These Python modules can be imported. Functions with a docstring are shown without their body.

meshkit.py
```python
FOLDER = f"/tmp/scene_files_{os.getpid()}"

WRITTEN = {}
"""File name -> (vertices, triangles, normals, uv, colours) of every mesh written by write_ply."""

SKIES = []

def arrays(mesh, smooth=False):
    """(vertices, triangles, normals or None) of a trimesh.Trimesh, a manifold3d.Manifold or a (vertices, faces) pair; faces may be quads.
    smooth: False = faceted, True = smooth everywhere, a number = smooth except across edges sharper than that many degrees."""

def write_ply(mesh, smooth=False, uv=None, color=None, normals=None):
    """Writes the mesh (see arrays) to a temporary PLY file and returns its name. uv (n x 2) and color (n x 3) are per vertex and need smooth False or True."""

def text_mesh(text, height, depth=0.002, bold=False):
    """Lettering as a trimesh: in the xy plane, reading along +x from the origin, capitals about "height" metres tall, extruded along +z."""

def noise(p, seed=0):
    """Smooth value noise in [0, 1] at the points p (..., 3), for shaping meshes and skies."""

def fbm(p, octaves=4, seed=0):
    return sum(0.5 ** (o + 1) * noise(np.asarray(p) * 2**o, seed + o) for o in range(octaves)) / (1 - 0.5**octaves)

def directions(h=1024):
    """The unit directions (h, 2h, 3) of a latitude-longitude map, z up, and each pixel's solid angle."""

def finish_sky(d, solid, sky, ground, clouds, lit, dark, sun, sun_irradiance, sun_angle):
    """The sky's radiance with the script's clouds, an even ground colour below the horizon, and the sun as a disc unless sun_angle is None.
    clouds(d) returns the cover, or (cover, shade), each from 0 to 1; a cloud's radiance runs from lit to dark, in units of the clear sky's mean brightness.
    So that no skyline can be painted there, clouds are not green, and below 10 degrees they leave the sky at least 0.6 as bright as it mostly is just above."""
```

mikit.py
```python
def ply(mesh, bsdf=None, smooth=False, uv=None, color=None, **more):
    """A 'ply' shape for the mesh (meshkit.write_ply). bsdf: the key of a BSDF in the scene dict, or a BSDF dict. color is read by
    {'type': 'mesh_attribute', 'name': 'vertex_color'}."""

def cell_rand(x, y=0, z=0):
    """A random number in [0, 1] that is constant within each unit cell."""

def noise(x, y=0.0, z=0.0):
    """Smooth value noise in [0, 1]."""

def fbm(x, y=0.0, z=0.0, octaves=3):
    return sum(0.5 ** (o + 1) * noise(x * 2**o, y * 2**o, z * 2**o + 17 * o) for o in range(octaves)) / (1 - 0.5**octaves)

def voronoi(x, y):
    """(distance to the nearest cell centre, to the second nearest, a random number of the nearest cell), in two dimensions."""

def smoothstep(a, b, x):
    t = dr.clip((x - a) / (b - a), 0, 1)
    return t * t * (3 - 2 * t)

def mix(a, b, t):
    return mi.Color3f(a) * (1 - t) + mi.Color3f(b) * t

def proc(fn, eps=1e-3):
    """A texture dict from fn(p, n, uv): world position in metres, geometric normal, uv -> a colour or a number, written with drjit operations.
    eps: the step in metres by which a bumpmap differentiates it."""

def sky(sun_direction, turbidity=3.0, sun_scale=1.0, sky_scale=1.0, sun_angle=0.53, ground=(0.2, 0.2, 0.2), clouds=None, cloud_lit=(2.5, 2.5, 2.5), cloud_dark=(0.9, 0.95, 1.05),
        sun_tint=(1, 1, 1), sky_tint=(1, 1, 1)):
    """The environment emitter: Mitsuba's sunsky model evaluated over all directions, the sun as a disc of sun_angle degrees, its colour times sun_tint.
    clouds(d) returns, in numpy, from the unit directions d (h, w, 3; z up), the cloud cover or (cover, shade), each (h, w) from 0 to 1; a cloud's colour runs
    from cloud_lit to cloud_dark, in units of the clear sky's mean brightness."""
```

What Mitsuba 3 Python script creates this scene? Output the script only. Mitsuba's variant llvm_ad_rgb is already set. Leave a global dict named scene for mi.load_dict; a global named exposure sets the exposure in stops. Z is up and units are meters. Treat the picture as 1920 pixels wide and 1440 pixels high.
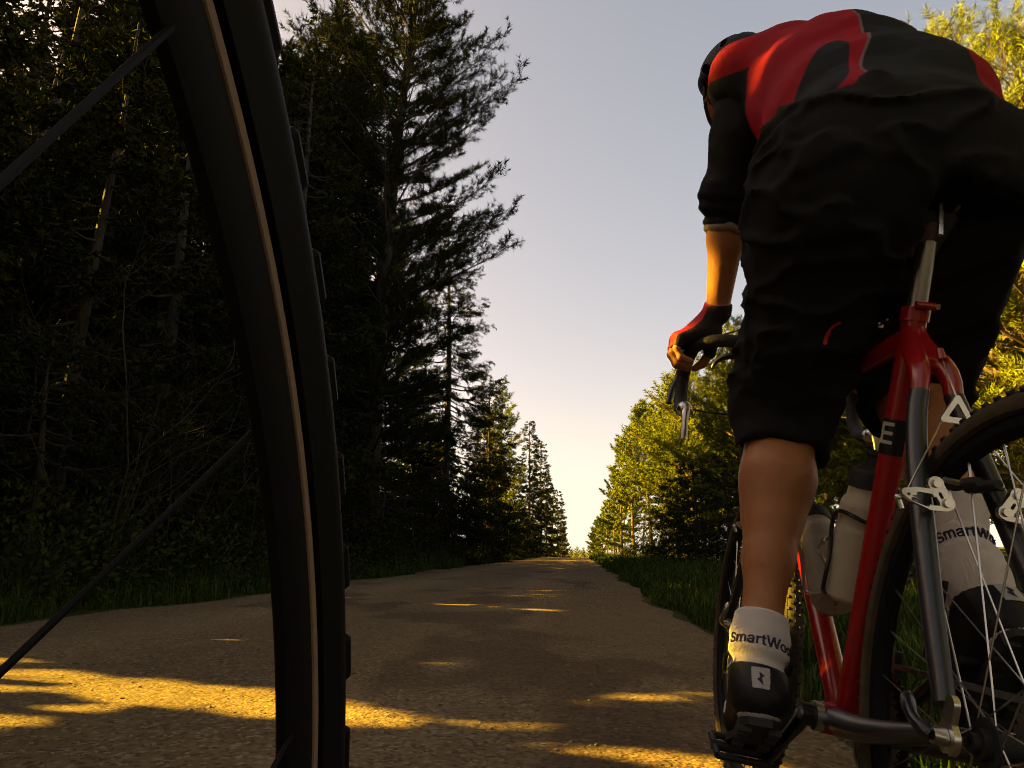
import math, numpy as np, trimesh, mitsuba as mi, drjit as dr, mikit, meshkit
import manifold3d as m3
from shapely.geometry import LineString, Point, Polygon
from shapely.ops import unary_union
T = mi.ScalarTransform4f
scene, labels = {}, {}
PI = math.pi
rng = np.random.default_rng(7)

# ------------------------------------------------------------------ camera, sky, exposure
CAM_H, CAM_F = 0.518, 1250.0 / 1920.0          # height, focal length in image widths
YAW, PITCH, ROLL = 0.099, 0.246, 0.004
def cam_axes():
    cy, sy, cp, sp = math.cos(YAW), math.sin(YAW), math.cos(PITCH), math.sin(PITCH)
    w = np.array([-sy * cp, cy * cp, sp]); r = np.array([cy, sy, 0.0]); u = np.cross(r, w)
    return r * math.cos(ROLL) + u * math.sin(ROLL), u * math.cos(ROLL) - r * math.sin(ROLL), w
_r, _u, _w = cam_axes()
scene['camera'] = {'type': 'perspective', 'fov': 2 * math.degrees(math.atan(0.5 / CAM_F)), 'fov_axis': 'x', 'near_clip': 0.01, 'far_clip': 2000.0,
                   'to_world': T().look_at(origin=[0, 0, CAM_H], target=[_w[0], _w[1], CAM_H + _w[2]], up=list(map(float, _u)))}
SUN_EL, SUN_AZ = math.radians(25), math.radians(5)      # azimuth: degrees ahead of due left
SUN = np.array([-math.cos(SUN_EL) * math.cos(SUN_AZ), math.cos(SUN_EL) * math.sin(SUN_AZ), math.sin(SUN_EL)])
def low_haze(d):                       # thin bright evening haze along the whole horizon
    el = np.degrees(np.arcsin(np.clip(d[..., 2], -1, 1)))
    return 0.9 * np.exp(-(el / 8.5) ** 2)
scene['sky'] = mikit.sky(SUN.tolist(), turbidity=7.0, sun_scale=5.6, sky_scale=1.0, sun_tint=(1.2, 0.99, 0.12), sky_tint=(1.42, 1.0, 0.75), clouds=low_haze, cloud_lit=(1.25, 1.12, 0.86), ground=(0.06, 0.06, 0.03))
exposure = 3.16

# ------------------------------------------------------------------ helpers
def put(key, mesh, bsdf, smooth=False, **kw):
    k, n = key, 0
    while k in scene:
        n += 1; k = f'{key}_{n:03d}'
    scene[k] = mikit.ply(mesh, bsdf, smooth=smooth, **kw)
    return k
def free(key):
    k, n = key, 0
    while k in scene or k in labels or any(x.startswith(k + '__') for x in scene):
        n += 1; k = f'{key}_{n:03d}'
    return k
def say(key, label=None, category=None, group=None, kind=None):
    d = labels.setdefault(key, {})
    for a, b in (('label', label), ('category', category), ('group', group), ('kind', kind)):
        if b: d[a] = b
def cat(*ms):
    vs, fs, n = [], [], 0
    for v, f in ms:
        vs.append(np.asarray(v, float)); fs.append(np.asarray(f, int) + n); n += len(v)
    return np.vstack(vs), np.vstack(fs)
def tm(m): return np.asarray(m.vertices), np.asarray(m.faces)
def tri(f):
    f = np.asarray(f, int)
    return np.vstack([f[:, [0, 1, 2]], f[:, [0, 2, 3]]]) if f.shape[1] == 4 else f
def unit(v): v = np.asarray(v, float); return v / (np.linalg.norm(v, axis=-1, keepdims=True) + 1e-12)
def tube(pts, r, n=12, cap=True, flat=None):
    p = np.asarray(pts, float); m = len(p); r = np.broadcast_to(np.asarray(r, float), (m,))
    t = unit(np.gradient(p, axis=0))
    a = np.cross(t[0], [0, 0, 1.0] if abs(t[0, 2]) < 0.9 else [1.0, 0, 0]); a /= np.linalg.norm(a)
    A = [a]
    for i in range(1, m):
        a = A[-1] - t[i] * (A[-1] @ t[i]); A.append(a / np.linalg.norm(a))
    A = np.array(A); Bn = np.cross(t, A)
    an = np.arange(n) * 2 * PI / n
    off = np.cos(an)[None, :, None] * A[:, None] + np.sin(an)[None, :, None] * Bn[:, None]
    if flat is not None:                      # flat = (direction, factor)
        d = unit(flat[0]); off = off + (flat[1] - 1) * (off @ d)[..., None] * d
    v = (p[:, None] + r[:, None, None] * off).reshape(-1, 3)
    i, j = np.meshgrid(np.arange(m - 1), np.arange(n), indexing='ij')
    q = np.stack([i * n + j, i * n + (j + 1) % n, (i + 1) * n + (j + 1) % n, (i + 1) * n + j], -1).reshape(-1, 4)
    f = tri(q)
    if cap:
        c0, c1 = len(v), len(v) + 1
        v = np.vstack([v, p[0], p[-1]]); k = np.arange(n)
        f = np.vstack([f, np.stack([np.full(n, c0), (k + 1) % n, k], 1), np.stack([np.full(n, c1), (m - 1) * n + k, (m - 1) * n + (k + 1) % n], 1)])
    return v, f
def spline(pts, n=24):
    p = np.asarray(pts, float)
    from scipy.interpolate import CubicSpline
    s = np.r_[0, np.cumsum(np.linalg.norm(np.diff(p, axis=0), axis=1))]
    return CubicSpline(s, p)(np.linspace(0, s[-1], n))
def lathe(profile, n=64, a0=0.0):
    """profile (x lateral, r) revolved about the x axis; rows of points around."""
    pr = np.asarray(profile, float); m = len(pr)
    an = a0 + np.arange(n) * 2 * PI / n
    v = np.stack([np.broadcast_to(pr[:, :1], (m, n)), pr[:, 1:2] * np.cos(an), pr[:, 1:2] * np.sin(an)], -1).reshape(-1, 3)
    i, j = np.meshgrid(np.arange(m - 1), np.arange(n), indexing='ij')
    q = np.stack([i * n + j, i * n + (j + 1) % n, (i + 1) * n + (j + 1) % n, (i + 1) * n + j], -1).reshape(-1, 4)
    return v, tri(q)
def box(c, s, R=None, bev=0.0):
    s = np.asarray(s, float)
    if bev > 0:
        q = np.array([[x, y, z] for x in (-1, 1) for y in (-1, 1) for z in (-1, 1)], float)
        pts = np.vstack([q * (s / 2 - bev * (np.arange(3) != k)) for k in range(3)])
        h = m3.Manifold.hull_points(pts.astype(np.float64)); mm = h.to_mesh(); v, f = mm.vert_properties[:, :3].astype(float), mm.tri_verts
    else:
        b = trimesh.creation.box(s); v, f = tm(b)
    if R is not None: v = v @ np.asarray(R).T
    return v + np.asarray(c, float), f
def frame_to(d, up=(0, 0, 1)):
    """columns: x', y', d"""
    d = unit(d); x = np.cross(up, d)
    if np.linalg.norm(x) < 1e-4: x = np.cross([1, 0, 0], d)
    x = unit(x); return np.stack([x, np.cross(d, x), d], 1)
def plate(poly, th):
    """shapely polygon in (u, v) -> solid of thickness th centred on w = 0"""
    rings = [np.asarray(poly.exterior.coords)[:-1]] + [np.asarray(i.coords)[:-1] for i in poly.interiors]
    cs = m3.CrossSection([r.astype(np.float64) for r in rings], m3.FillRule.EvenOdd)
    mm = cs.extrude(th).to_mesh(); v = mm.vert_properties[:, :3].astype(float); v[:, 2] -= th / 2
    return v, np.asarray(mm.tri_verts)
def caps(pts, r): return LineString(pts).buffer(r, 8) if len(pts) > 1 else Point(pts[0]).buffer(r, 12)

# signed distance modelling (naive surface nets on a grid)
def cone(P, a, b, ra, rb, flat=None):
    a, b = np.asarray(a, float), np.asarray(b, float); ab = b - a
    t = np.clip(((P - a) @ ab) / (ab @ ab + 1e-12), 0, 1)
    d = P - a - t[..., None] * ab
    if flat is not None:
        n = unit(flat[0]); d = d + (flat[1] - 1) * (d @ n)[..., None] * n
    return np.sqrt((d * d).sum(-1)) - (ra + (rb - ra) * t)
def smin(a, b, k):
    h = np.clip(0.5 + 0.5 * (b - a) / k, 0, 1)
    return b + (a - b) * h - k * h * (1 - h)
def smax(a, b, k): return -smin(-a, -b, k)
def union(P, prims, k=0.03, grow=0.0):
    d = None
    for pr in prims:
        kk = pr[5] if len(pr) > 5 and pr[5] is not None else k
        x = cone(P, pr[0], pr[1], pr[2] + grow, pr[3] + grow, pr[4] if len(pr) > 4 else None)
        d = x if d is None else smin(d, x, kk)
    return d
def nets(fn, lo, hi, h):
    lo, hi = np.asarray(lo, float), np.asarray(hi, float)
    n = np.ceil((hi - lo) / h).astype(int) + 1
    ax = [lo[i] + h * np.arange(n[i]) for i in range(3)]
    F = np.empty(n, np.float32)
    step = max(1, int(400000 / (n[1] * n[2])))
    for s in range(0, n[0], step):
        G = np.stack(np.meshgrid(ax[0][s:s + step], ax[1], ax[2], indexing='ij'), -1)
        F[s:s + step] = fn(G)
    S = F < 0
    c = [S[i:n[0] - 1 + i, j:n[1] - 1 + j, k:n[2] - 1 + k] for i in (0, 1) for j in (0, 1) for k in (0, 1)]
    cnt = sum(x.astype(np.int8) for x in c)
    act = (cnt > 0) & (cnt < 8)
    idx = np.full(act.shape, -1, int); ii = np.argwhere(act); idx[act] = np.arange(len(ii))
    acc, num = np.zeros((len(ii), 3)), np.zeros(len(ii))
    cor = [(i, j, k) for i in (0, 1) for j in (0, 1) for k in (0, 1)]
    for a in range(8):
        for b in range(a + 1, 8):
            if sum(abs(cor[a][q] - cor[b][q]) for q in range(3)) != 1: continue
            fa, fb = F[tuple((ii + cor[a]).T)], F[tuple((ii + cor[b]).T)]
            x = (fa < 0) != (fb < 0)
            t = np.where(x, fa / np.where(x, fa - fb, 1), 0)
            p = np.array(cor[a]) + t[:, None] * (np.array(cor[b]) - np.array(cor[a]))
            acc[x] += p[x]; num[x] += 1
    V = lo + h * (ii + acc / num[:, None])
    Q = []
    for d in range(3):
        e1, e2 = (d + 1) % 3, (d + 2) % 3
        A = S; B = np.roll(S, -1, d)
        x = A != B
        sl = [slice(1, -1)] * 3; sl[d] = slice(0, -1)
        m = np.zeros_like(x); m[tuple(sl)] = x[tuple(sl)]
        p = np.argwhere(m)
        def at(o1, o2):
            q = p.copy(); q[:, e1] += o1; q[:, e2] += o2
            return idx[q[:, 0], q[:, 1], q[:, 2]]
        q = np.stack([at(-1, -1), at(0, -1), at(0, 0), at(-1, 0)], 1)
        fl = ~A[m]; q[fl] = q[fl][:, ::-1]
        Q.append(q)
    Q = np.vstack(Q); Q = Q[(Q >= 0).all(1)]
    return V, tri(Q)

# the cyclist's bicycle leans a little to the right: its own frame -> world
XB, YB, LEAN = 0.348, 1.143, 0.164
CL, SL = math.cos(LEAN), math.sin(LEAN)
def BW(v):
    v = np.asarray(v, float)
    return np.stack([v[..., 0] * CL + v[..., 2] * SL + XB, v[..., 1] + YB, -v[..., 0] * SL + v[..., 2] * CL], -1)
def bput(key, m, bsdf, smooth=40, **kw): return put(key, (BW(m[0]), m[1]), bsdf, smooth, **kw)
def local(p):
    x, z = p.x - XB, p.z
    return x * CL - z * SL, p.y - YB, x * SL + z * CL

# ------------------------------------------------------------------ materials
def pr(color, rough=0.5, spec=0.5, metal=0.0, **kw):
    d = {'type': 'principled', 'base_color': {'type': 'rgb', 'value': list(color)} if not isinstance(color, dict) else color, 'roughness': rough, 'specular': spec}
    if metal: d['metallic'] = metal
    d.update(kw); return {'type': 'twosided', 'bsdf': d}
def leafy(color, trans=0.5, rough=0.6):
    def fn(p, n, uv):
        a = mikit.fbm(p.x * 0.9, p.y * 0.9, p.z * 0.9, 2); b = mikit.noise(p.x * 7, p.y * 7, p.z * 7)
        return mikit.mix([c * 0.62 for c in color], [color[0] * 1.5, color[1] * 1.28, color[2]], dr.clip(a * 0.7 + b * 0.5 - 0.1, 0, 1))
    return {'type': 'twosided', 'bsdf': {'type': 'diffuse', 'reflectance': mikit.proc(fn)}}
def bumped(inner, fn, scale, eps): return {'type': 'bumpmap', 'arbitrary': mikit.proc(fn, eps), 'scale': scale, 'bsdf': inner}
M = scene
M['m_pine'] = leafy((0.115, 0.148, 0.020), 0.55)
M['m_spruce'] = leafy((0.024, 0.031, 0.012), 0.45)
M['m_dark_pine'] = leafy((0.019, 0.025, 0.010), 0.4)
def grass_c(p, n, uv):
    a = mikit.fbm(p.x * 1.1, p.y * 1.1, 3.0, 2); b = mikit.cell_rand(p.x * 45, p.y * 45)
    c = mikit.mix((0.022, 0.045, 0.009), (0.046, 0.076, 0.014), a)
    return mikit.mix(c, (0.10, 0.085, 0.035), mikit.smoothstep(0.80, 0.9, b) * 0.8)
M['m_grass'] = {'type': 'twosided', 'bsdf': {'type': 'diffuse', 'reflectance': mikit.proc(grass_c)}}
M['m_leaf'] = leafy((0.028, 0.042, 0.013), 0.8)
def bark(p, n, uv):
    a = mikit.fbm(p.x * 14, p.y * 14, p.z * 3, 3)
    return mikit.mix((0.045, 0.035, 0.028), (0.15, 0.10, 0.065), a)
M['m_bark'] = pr(mikit.proc(bark), 0.9, 0.1)
def bark2(p, n, uv): return mikit.mix((0.02, 0.018, 0.016), (0.065, 0.058, 0.05), mikit.fbm(p.x * 16, p.y * 16, p.z * 6, 3))
M['m_grey_bark'] = pr(mikit.proc(bark2), 0.9, 0.1)
def road_c(p, n, uv):
    a = mikit.fbm(p.x * 0.7, p.y * 0.35, 0.3, 3); b = mikit.fbm(p.x * 9, p.y * 9, 2.0, 3); c = mikit.noise(p.x * 70, p.y * 70, 1.0)
    d, e, w = mikit.voronoi(p.x * 75, p.y * 75)
    col = mikit.mix((0.088, 0.058, 0.029), (0.155, 0.108, 0.058), dr.clip(a * 0.6 + b * 0.55 - 0.1, 0, 1))
    col = mikit.mix(col, (0.21, 0.165, 0.11), mikit.smoothstep(0.80, 0.95, w) * 0.7)
    col = mikit.mix(col, (0.04, 0.027, 0.017), mikit.smoothstep(0.24, 0.08, w) * 0.65)
    trk = dr.exp(-dr.square((p.x + 2.75) / 0.42)) + dr.exp(-dr.square((p.x + 0.75) / 0.42))
    col = col * (0.90 + 0.22 * trk)
    damp = mikit.smoothstep(0.60, 0.72, mikit.fbm(p.x * 1.6 + 9, p.y * 0.9, 5.0, 3))
    col = mikit.mix(col, (0.05, 0.03, 0.018), damp * 0.6)
    return col * (0.82 + 0.36 * c)
def road_h(p, n, uv):
    d, e, w = mikit.voronoi(p.x * 75, p.y * 75); g, h, q = mikit.voronoi(p.x * 30 + 5, p.y * 30)
    return (0.9 - dr.minimum(d, 0.9)) * (0.35 + w) * 0.6 + (0.8 - dr.minimum(g, 0.8)) * dr.select(q > 0.6, 1.0, 0.1) + mikit.noise(p.x * 120, p.y * 120) * 0.35
M['m_road'] = bumped(pr(mikit.proc(road_c), 0.95, 0.15), road_h, 0.006, 1.5e-3)
def soil_c(p, n, uv):
    a = mikit.fbm(p.x * 1.2, p.y * 1.2, 0.7, 3); b = mikit.fbm(p.x * 18, p.y * 18, 1.0, 2)
    return mikit.mix((0.025, 0.022, 0.011), (0.035, 0.045, 0.016), dr.clip(a * 0.8 + b * 0.5 - 0.2, 0, 1))
M['m_soil'] = pr(mikit.proc(soil_c), 1.0, 0.0)
def stone_c(p, n, uv): return mikit.mix((0.06, 0.042, 0.026), (0.21, 0.165, 0.11), mikit.cell_rand(p.x * 30, p.y * 30, 0))
M['m_stone'] = pr(mikit.proc(stone_c), 0.9, 0.2)

M['m_litter'] = pr((0.11, 0.065, 0.03), 0.9, 0.1)
def rubber_c(p, n, uv): return mikit.mix((0.012, 0.011, 0.01), (0.034, 0.029, 0.022), mikit.smoothstep(0.4, 0.75, mikit.fbm(p.x * 25, p.y * 25, p.z * 25, 3)))
M['m_rubber'] = pr(mikit.proc(rubber_c), 0.7, 0.35)
M['m_black_rubber'] = pr((0.005, 0.005, 0.005), 0.6, 0.12)
def wall_c(p, n, uv): return mikit.mix((0.022, 0.018, 0.013), (0.085, 0.062, 0.036), mikit.fbm(p.x * 30, p.y * 30, p.z * 30, 3))
M['m_dusty_wall'] = pr(mikit.proc(wall_c), 0.85, 0.2)
M['m_tan'] = pr((0.20, 0.14, 0.10), 0.6, 0.3)
M['m_rim_black'] = pr((0.005, 0.005, 0.006), 0.6, 0.12)
M['m_red'] = pr((0.24, 0.004, 0.006), 0.22, 0.5, clearcoat=0.8, clearcoat_gloss=0.9)
M['m_carbon'] = pr((0.016, 0.017, 0.019), 0.32, 0.4, clearcoat=0.7, clearcoat_gloss=0.85)
M['m_black_gloss'] = pr((0.014, 0.014, 0.015), 0.2, 0.5)
M['m_black_matt'] = pr((0.016, 0.016, 0.017), 0.6, 0.3)
def alu_c(p, n, uv): return mikit.mix((0.5, 0.48, 0.44), (0.66, 0.64, 0.6), mikit.fbm(p.x * 60, p.y * 60, p.z * 60, 2))
M['m_alu'] = pr(mikit.proc(alu_c), 0.3, 0.5, 1.0)
M['m_grey_alu'] = pr((0.22, 0.215, 0.2), 0.34, 0.5, 0.9)
M['m_steel'] = pr((0.55, 0.52, 0.47), 0.25, 0.5, 1.0)
M['m_white'] = pr((0.7, 0.69, 0.66), 0.45, 0.4)
def tape_h(p, n, uv):
    x, y, z = local(p); return mikit.noise(x * 240, y * 240, z * 240) * 0.5 + dr.abs(dr.sin((y * 1.0 + z * 1.2 + x * 0.6) * 170)) ** 0.4
M['m_tape'] = bumped(pr((0.02, 0.019, 0.018), 0.65, 0.3), tape_h, 0.0016, 5e-4)
def skin_c(p, n, uv): return mikit.mix((0.29, 0.112, 0.042), (0.37, 0.16, 0.068), mikit.fbm(p.x * 30, p.y * 30, p.z * 22, 3))
def skin_h(p, n, uv): return mikit.noise(p.x * 420, p.y * 420, p.z * 420) + mikit.noise(p.x * 160, p.y * 160, p.z * 160)
M['m_skin'] = bumped(pr(mikit.proc(skin_c), 0.5, 0.35), skin_h, 0.0004, 5e-4)
def weave(p, n, uv): return mikit.noise(p.x * 600, p.y * 600, p.z * 600)
def jersey_c(p, n, uv):
    x, y, z = local(p)
    dx, dy, dz = x + 0.208, y - 0.20, z - 1.53
    t = dx * 0.0443 + dy * 0.381 - dz * 0.923
    q = dr.sqrt(dr.maximum(dx * dx + dy * dy + dz * dz - t * t, 0.0))
    sleeve = mikit.smoothstep(-0.012, -0.008, t + 0.15 * (x + 0.2)) * mikit.smoothstep(0.104, 0.10, q)
    xb = -0.06 - (1.55 - z) * 0.13 + 0.012 * dr.sin((z - 1.3) * 14)
    back = mikit.smoothstep(0.0, 0.003, x - xb) * mikit.smoothstep(0.0, 0.003, 0.052 - x) * dr.select(y < 0.12, 1.0, 0.0)
    side = mikit.smoothstep(1.0, 0.93, dr.sqrt(dr.square((x + 0.146 - 0.22 * (z - 1.27)) / 0.03) + dr.square((z - 1.25) / 0.12))) * dr.select(y < 0.03, 1.0, 0.0)
    blk = dr.maximum(dr.maximum(sleeve, back), side)
    red = mikit.mix((0.21, 0.003, 0.009), (0.28, 0.004, 0.012), mikit.fbm(x * 25, y * 25, z * 25, 2))
    col = mikit.mix(red, (0.010, 0.011, 0.012), blk)
    seam = mikit.smoothstep(0.0035, 0.0015, dr.abs(x - xb)) * dr.select(y < 0.12, 1.0, 0.0)
    return mikit.mix(col, (0.12, 0.11, 0.11), seam * 0.7)
M['m_jersey'] = bumped(pr(mikit.proc(jersey_c), 0.8, 0.15), weave, 0.0007, 4e-4)
M['m_sleeve'] = bumped(pr((0.008, 0.008, 0.009), 0.8, 0.15), weave, 0.0007, 4e-4)
M['m_shorts'] = bumped(pr((0.013, 0.013, 0.014), 0.85, 0.1), weave, 0.0008, 4e-4)
M['m_cuff'] = bumped(pr((0.24, 0.21, 0.19), 0.8, 0.2), weave, 0.0008, 4e-4)
def sock_h(p, n, uv):
    x, y, z = local(p); return dr.sin((x + 0.2 * y) * 1800) * 0.5 + mikit.noise(x * 500, y * 500, z * 500)
M['m_sock'] = bumped(pr((0.55, 0.50, 0.47), 0.9, 0.1), sock_h, 0.0008, 3e-4)
M['m_ink'] = pr((0.03, 0.03, 0.06), 0.8, 0.1)
M['m_shoe'] = pr((0.007, 0.007, 0.008), 0.5, 0.3)
M['m_glove_red'] = pr((0.45, 0.015, 0.02), 0.7, 0.3)
M['m_glove'] = bumped(pr((0.02, 0.018, 0.017), 0.8, 0.2), weave, 0.0008, 4e-4)
M['m_helmet'] = pr((0.005, 0.005, 0.008), 0.6, 0.12)
M['m_bottle'] = pr((0.34, 0.30, 0.22), 0.45, 0.4)
M['m_hair'] = pr((0.03, 0.02, 0.012), 0.6, 0.3)
M['m_eye'] = pr((0.02, 0.015, 0.012), 0.2, 0.5)
M['m_logo'] = pr((0.35, 0.34, 0.33), 0.5, 0.3)
M['m_red_print'] = pr((0.45, 0.03, 0.03), 0.6, 0.3)

# ------------------------------------------------------------------ ground and road
def hills(x, y):
    d = np.maximum(y - 62, 0.0)
    return np.where(d < 18.75, -0.0008 * d * d, -0.28125 - 0.03 * (d - 18.75))
ROAD_L, ROAD_R = -4.25, 0.88
def edge_l(y): return ROAD_L + 0.16 * np.sin(y * 0.9) + 0.10 * np.sin(y * 2.7 + 1)
def edge_r(y): return ROAD_R + 0.06 * np.sin(y * 1.1 + 2) + 0.04 * np.sin(y * 3.1)
def ground_z(x, y):
    off = np.maximum(ROAD_L - 0.1 - x, x - ROAD_R - 0.05)
    s = np.clip(off / 0.8, 0, 1); s = s * s * (3 - 2 * s)
    p = np.stack([x, y, 0 * x], -1)
    return hills(x, y) - 0.03 + s * (0.06 + 0.22 * (meshkit.fbm(p * 0.35, 3, 3) - 0.35) + np.clip((np.abs(x + 1.7) - 6) * 0.03, 0, 1.2))
def grid(xs, ys, zf):
    X, Y = np.meshgrid(xs, ys, indexing='ij'); Z = zf(X, Y); n, m = X.shape
    v = np.stack([X, Y, Z], -1).reshape(-1, 3)
    i, j = np.meshgrid(np.arange(n - 1), np.arange(m - 1), indexing='ij')
    return v, tri(np.stack([i * m + j, (i + 1) * m + j, (i + 1) * m + j + 1, i * m + j + 1], -1).reshape(-1, 4))
gx = np.unique(np.r_[np.linspace(-220, -30, 14), np.linspace(-30, -12, 13), np.linspace(-12, 12, 97), np.linspace(12, 30, 13), np.linspace(30, 220, 14)])
gy = np.unique(np.r_[np.linspace(-60, -8, 12), np.linspace(-8, 25, 110), np.linspace(25, 90, 60), np.linspace(90, 420, 34)])
put('ground', grid(gx, gy, ground_z), 'm_soil', True); say('ground', 'grassy soil verge and forest floor beside the dirt road', kind='structure')
ry = np.unique(np.r_[np.linspace(-20, 0, 30), np.linspace(0, 10, 150), np.linspace(10, 30, 80), np.linspace(30, 200, 120)])
rt = np.linspace(0, 1, 60)
RT, RY = np.meshgrid(rt, ry, indexing='ij')
RX = edge_l(RY) + (edge_r(RY) - edge_l(RY)) * RT
def road_z(x, y):
    p = np.stack([x * 1.6, y * 0.8, 0 * x], -1)
    return hills(x, y) + 0.022 * (meshkit.fbm(p, 4, 11) - 0.5) * 1.3
RZ = road_z(RX, RY) - 0.035 * (np.abs(RT - 0.5) * 2) ** 6
n_, m_ = RX.shape; i_, j_ = np.meshgrid(np.arange(n_ - 1), np.arange(m_ - 1), indexing='ij')
put('road', (np.stack([RX, RY, RZ], -1).reshape(-1, 3), tri(np.stack([i_ * m_ + j_, (i_ + 1) * m_ + j_, (i_ + 1) * m_ + j_ + 1, i_ * m_ + j_ + 1], -1).reshape(-1, 4))), 'm_road', True)
say('road', 'straight packed dirt and gravel road with dapples of evening sun', kind='structure')
# loose gravel on it
def gravel():
    n = 5200
    y = 0.9 + 9.5 * rng.random(n) ** 1.7; t = rng.random(n)
    x = edge_l(y) + (edge_r(y) - edge_l(y)) * t
    r = 0.0022 + 0.0065 * rng.random(n) ** 3.5
    ico = trimesh.creation.icosahedron(); v0, f0 = tm(ico)
    S = np.stack([r * (0.8 + 0.6 * rng.random(n)), r * (0.8 + 0.6 * rng.random(n)), r * (0.5 + 0.3 * rng.random(n))], -1)
    a = rng.random(n) * 6.28; c, s = np.cos(a), np.sin(a)
    v = v0[None] * (1 + 0.25 * (rng.random((n, len(v0), 1)) - 0.5)) * S[:, None]
    v = np.stack([v[..., 0] * c[:, None] - v[..., 1] * s[:, None], v[..., 0] * s[:, None] + v[..., 1] * c[:, None], v[..., 2]], -1)
    v += np.stack([x, y, road_z(x, y) - 0.035 * (np.abs(t - 0.5) * 2) ** 6 + 0.15 * S[:, 2]], -1)[:, None]
    return v.reshape(-1, 3), (f0[None] + (np.arange(n) * len(v0))[:, None, None]).reshape(-1, 3)
put('gravel', gravel(), 'm_stone'); say('gravel', 'loose small stones scattered on the dirt road', 'gravel', kind='stuff')

def litter():
    n = 2600; r = np.random.default_rng(17)
    y = 1.2 + 12 * r.random(n) ** 1.5; t = np.where(r.random(n) < .7, r.beta(.35, .35, n), r.random(n)); x = edge_l(y) + (edge_r(y) - edge_l(y)) * t
    a = r.random(n) * 6.28; L = .018 + .035 * r.random(n); d = np.stack([np.cos(a), np.sin(a), .1 * r.normal(size=n)], 1) * (L / 2)[:, None]; w = np.stack([-np.sin(a), np.cos(a), 0 * a], 1) * (.0009 + .0035 * (r.random(n) < .12))[:, None]
    c = np.stack([x, y, road_z(x, y) - 0.035 * (np.abs(t - 0.5) * 2) ** 6 + .006], 1)
    v = np.stack([c - d, c + w, c + d, c - w], 1).reshape(-1, 3); i = np.arange(n)[:, None] * 4
    return v, np.vstack([i + np.array([[0, 1, 2]]), i + np.array([[0, 2, 3]])])
put('fallen_needles', litter(), 'm_litter'); say('fallen_needles', 'dry brown needles and leaf scraps scattered on the dirt road', 'needles', kind='stuff')

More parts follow.
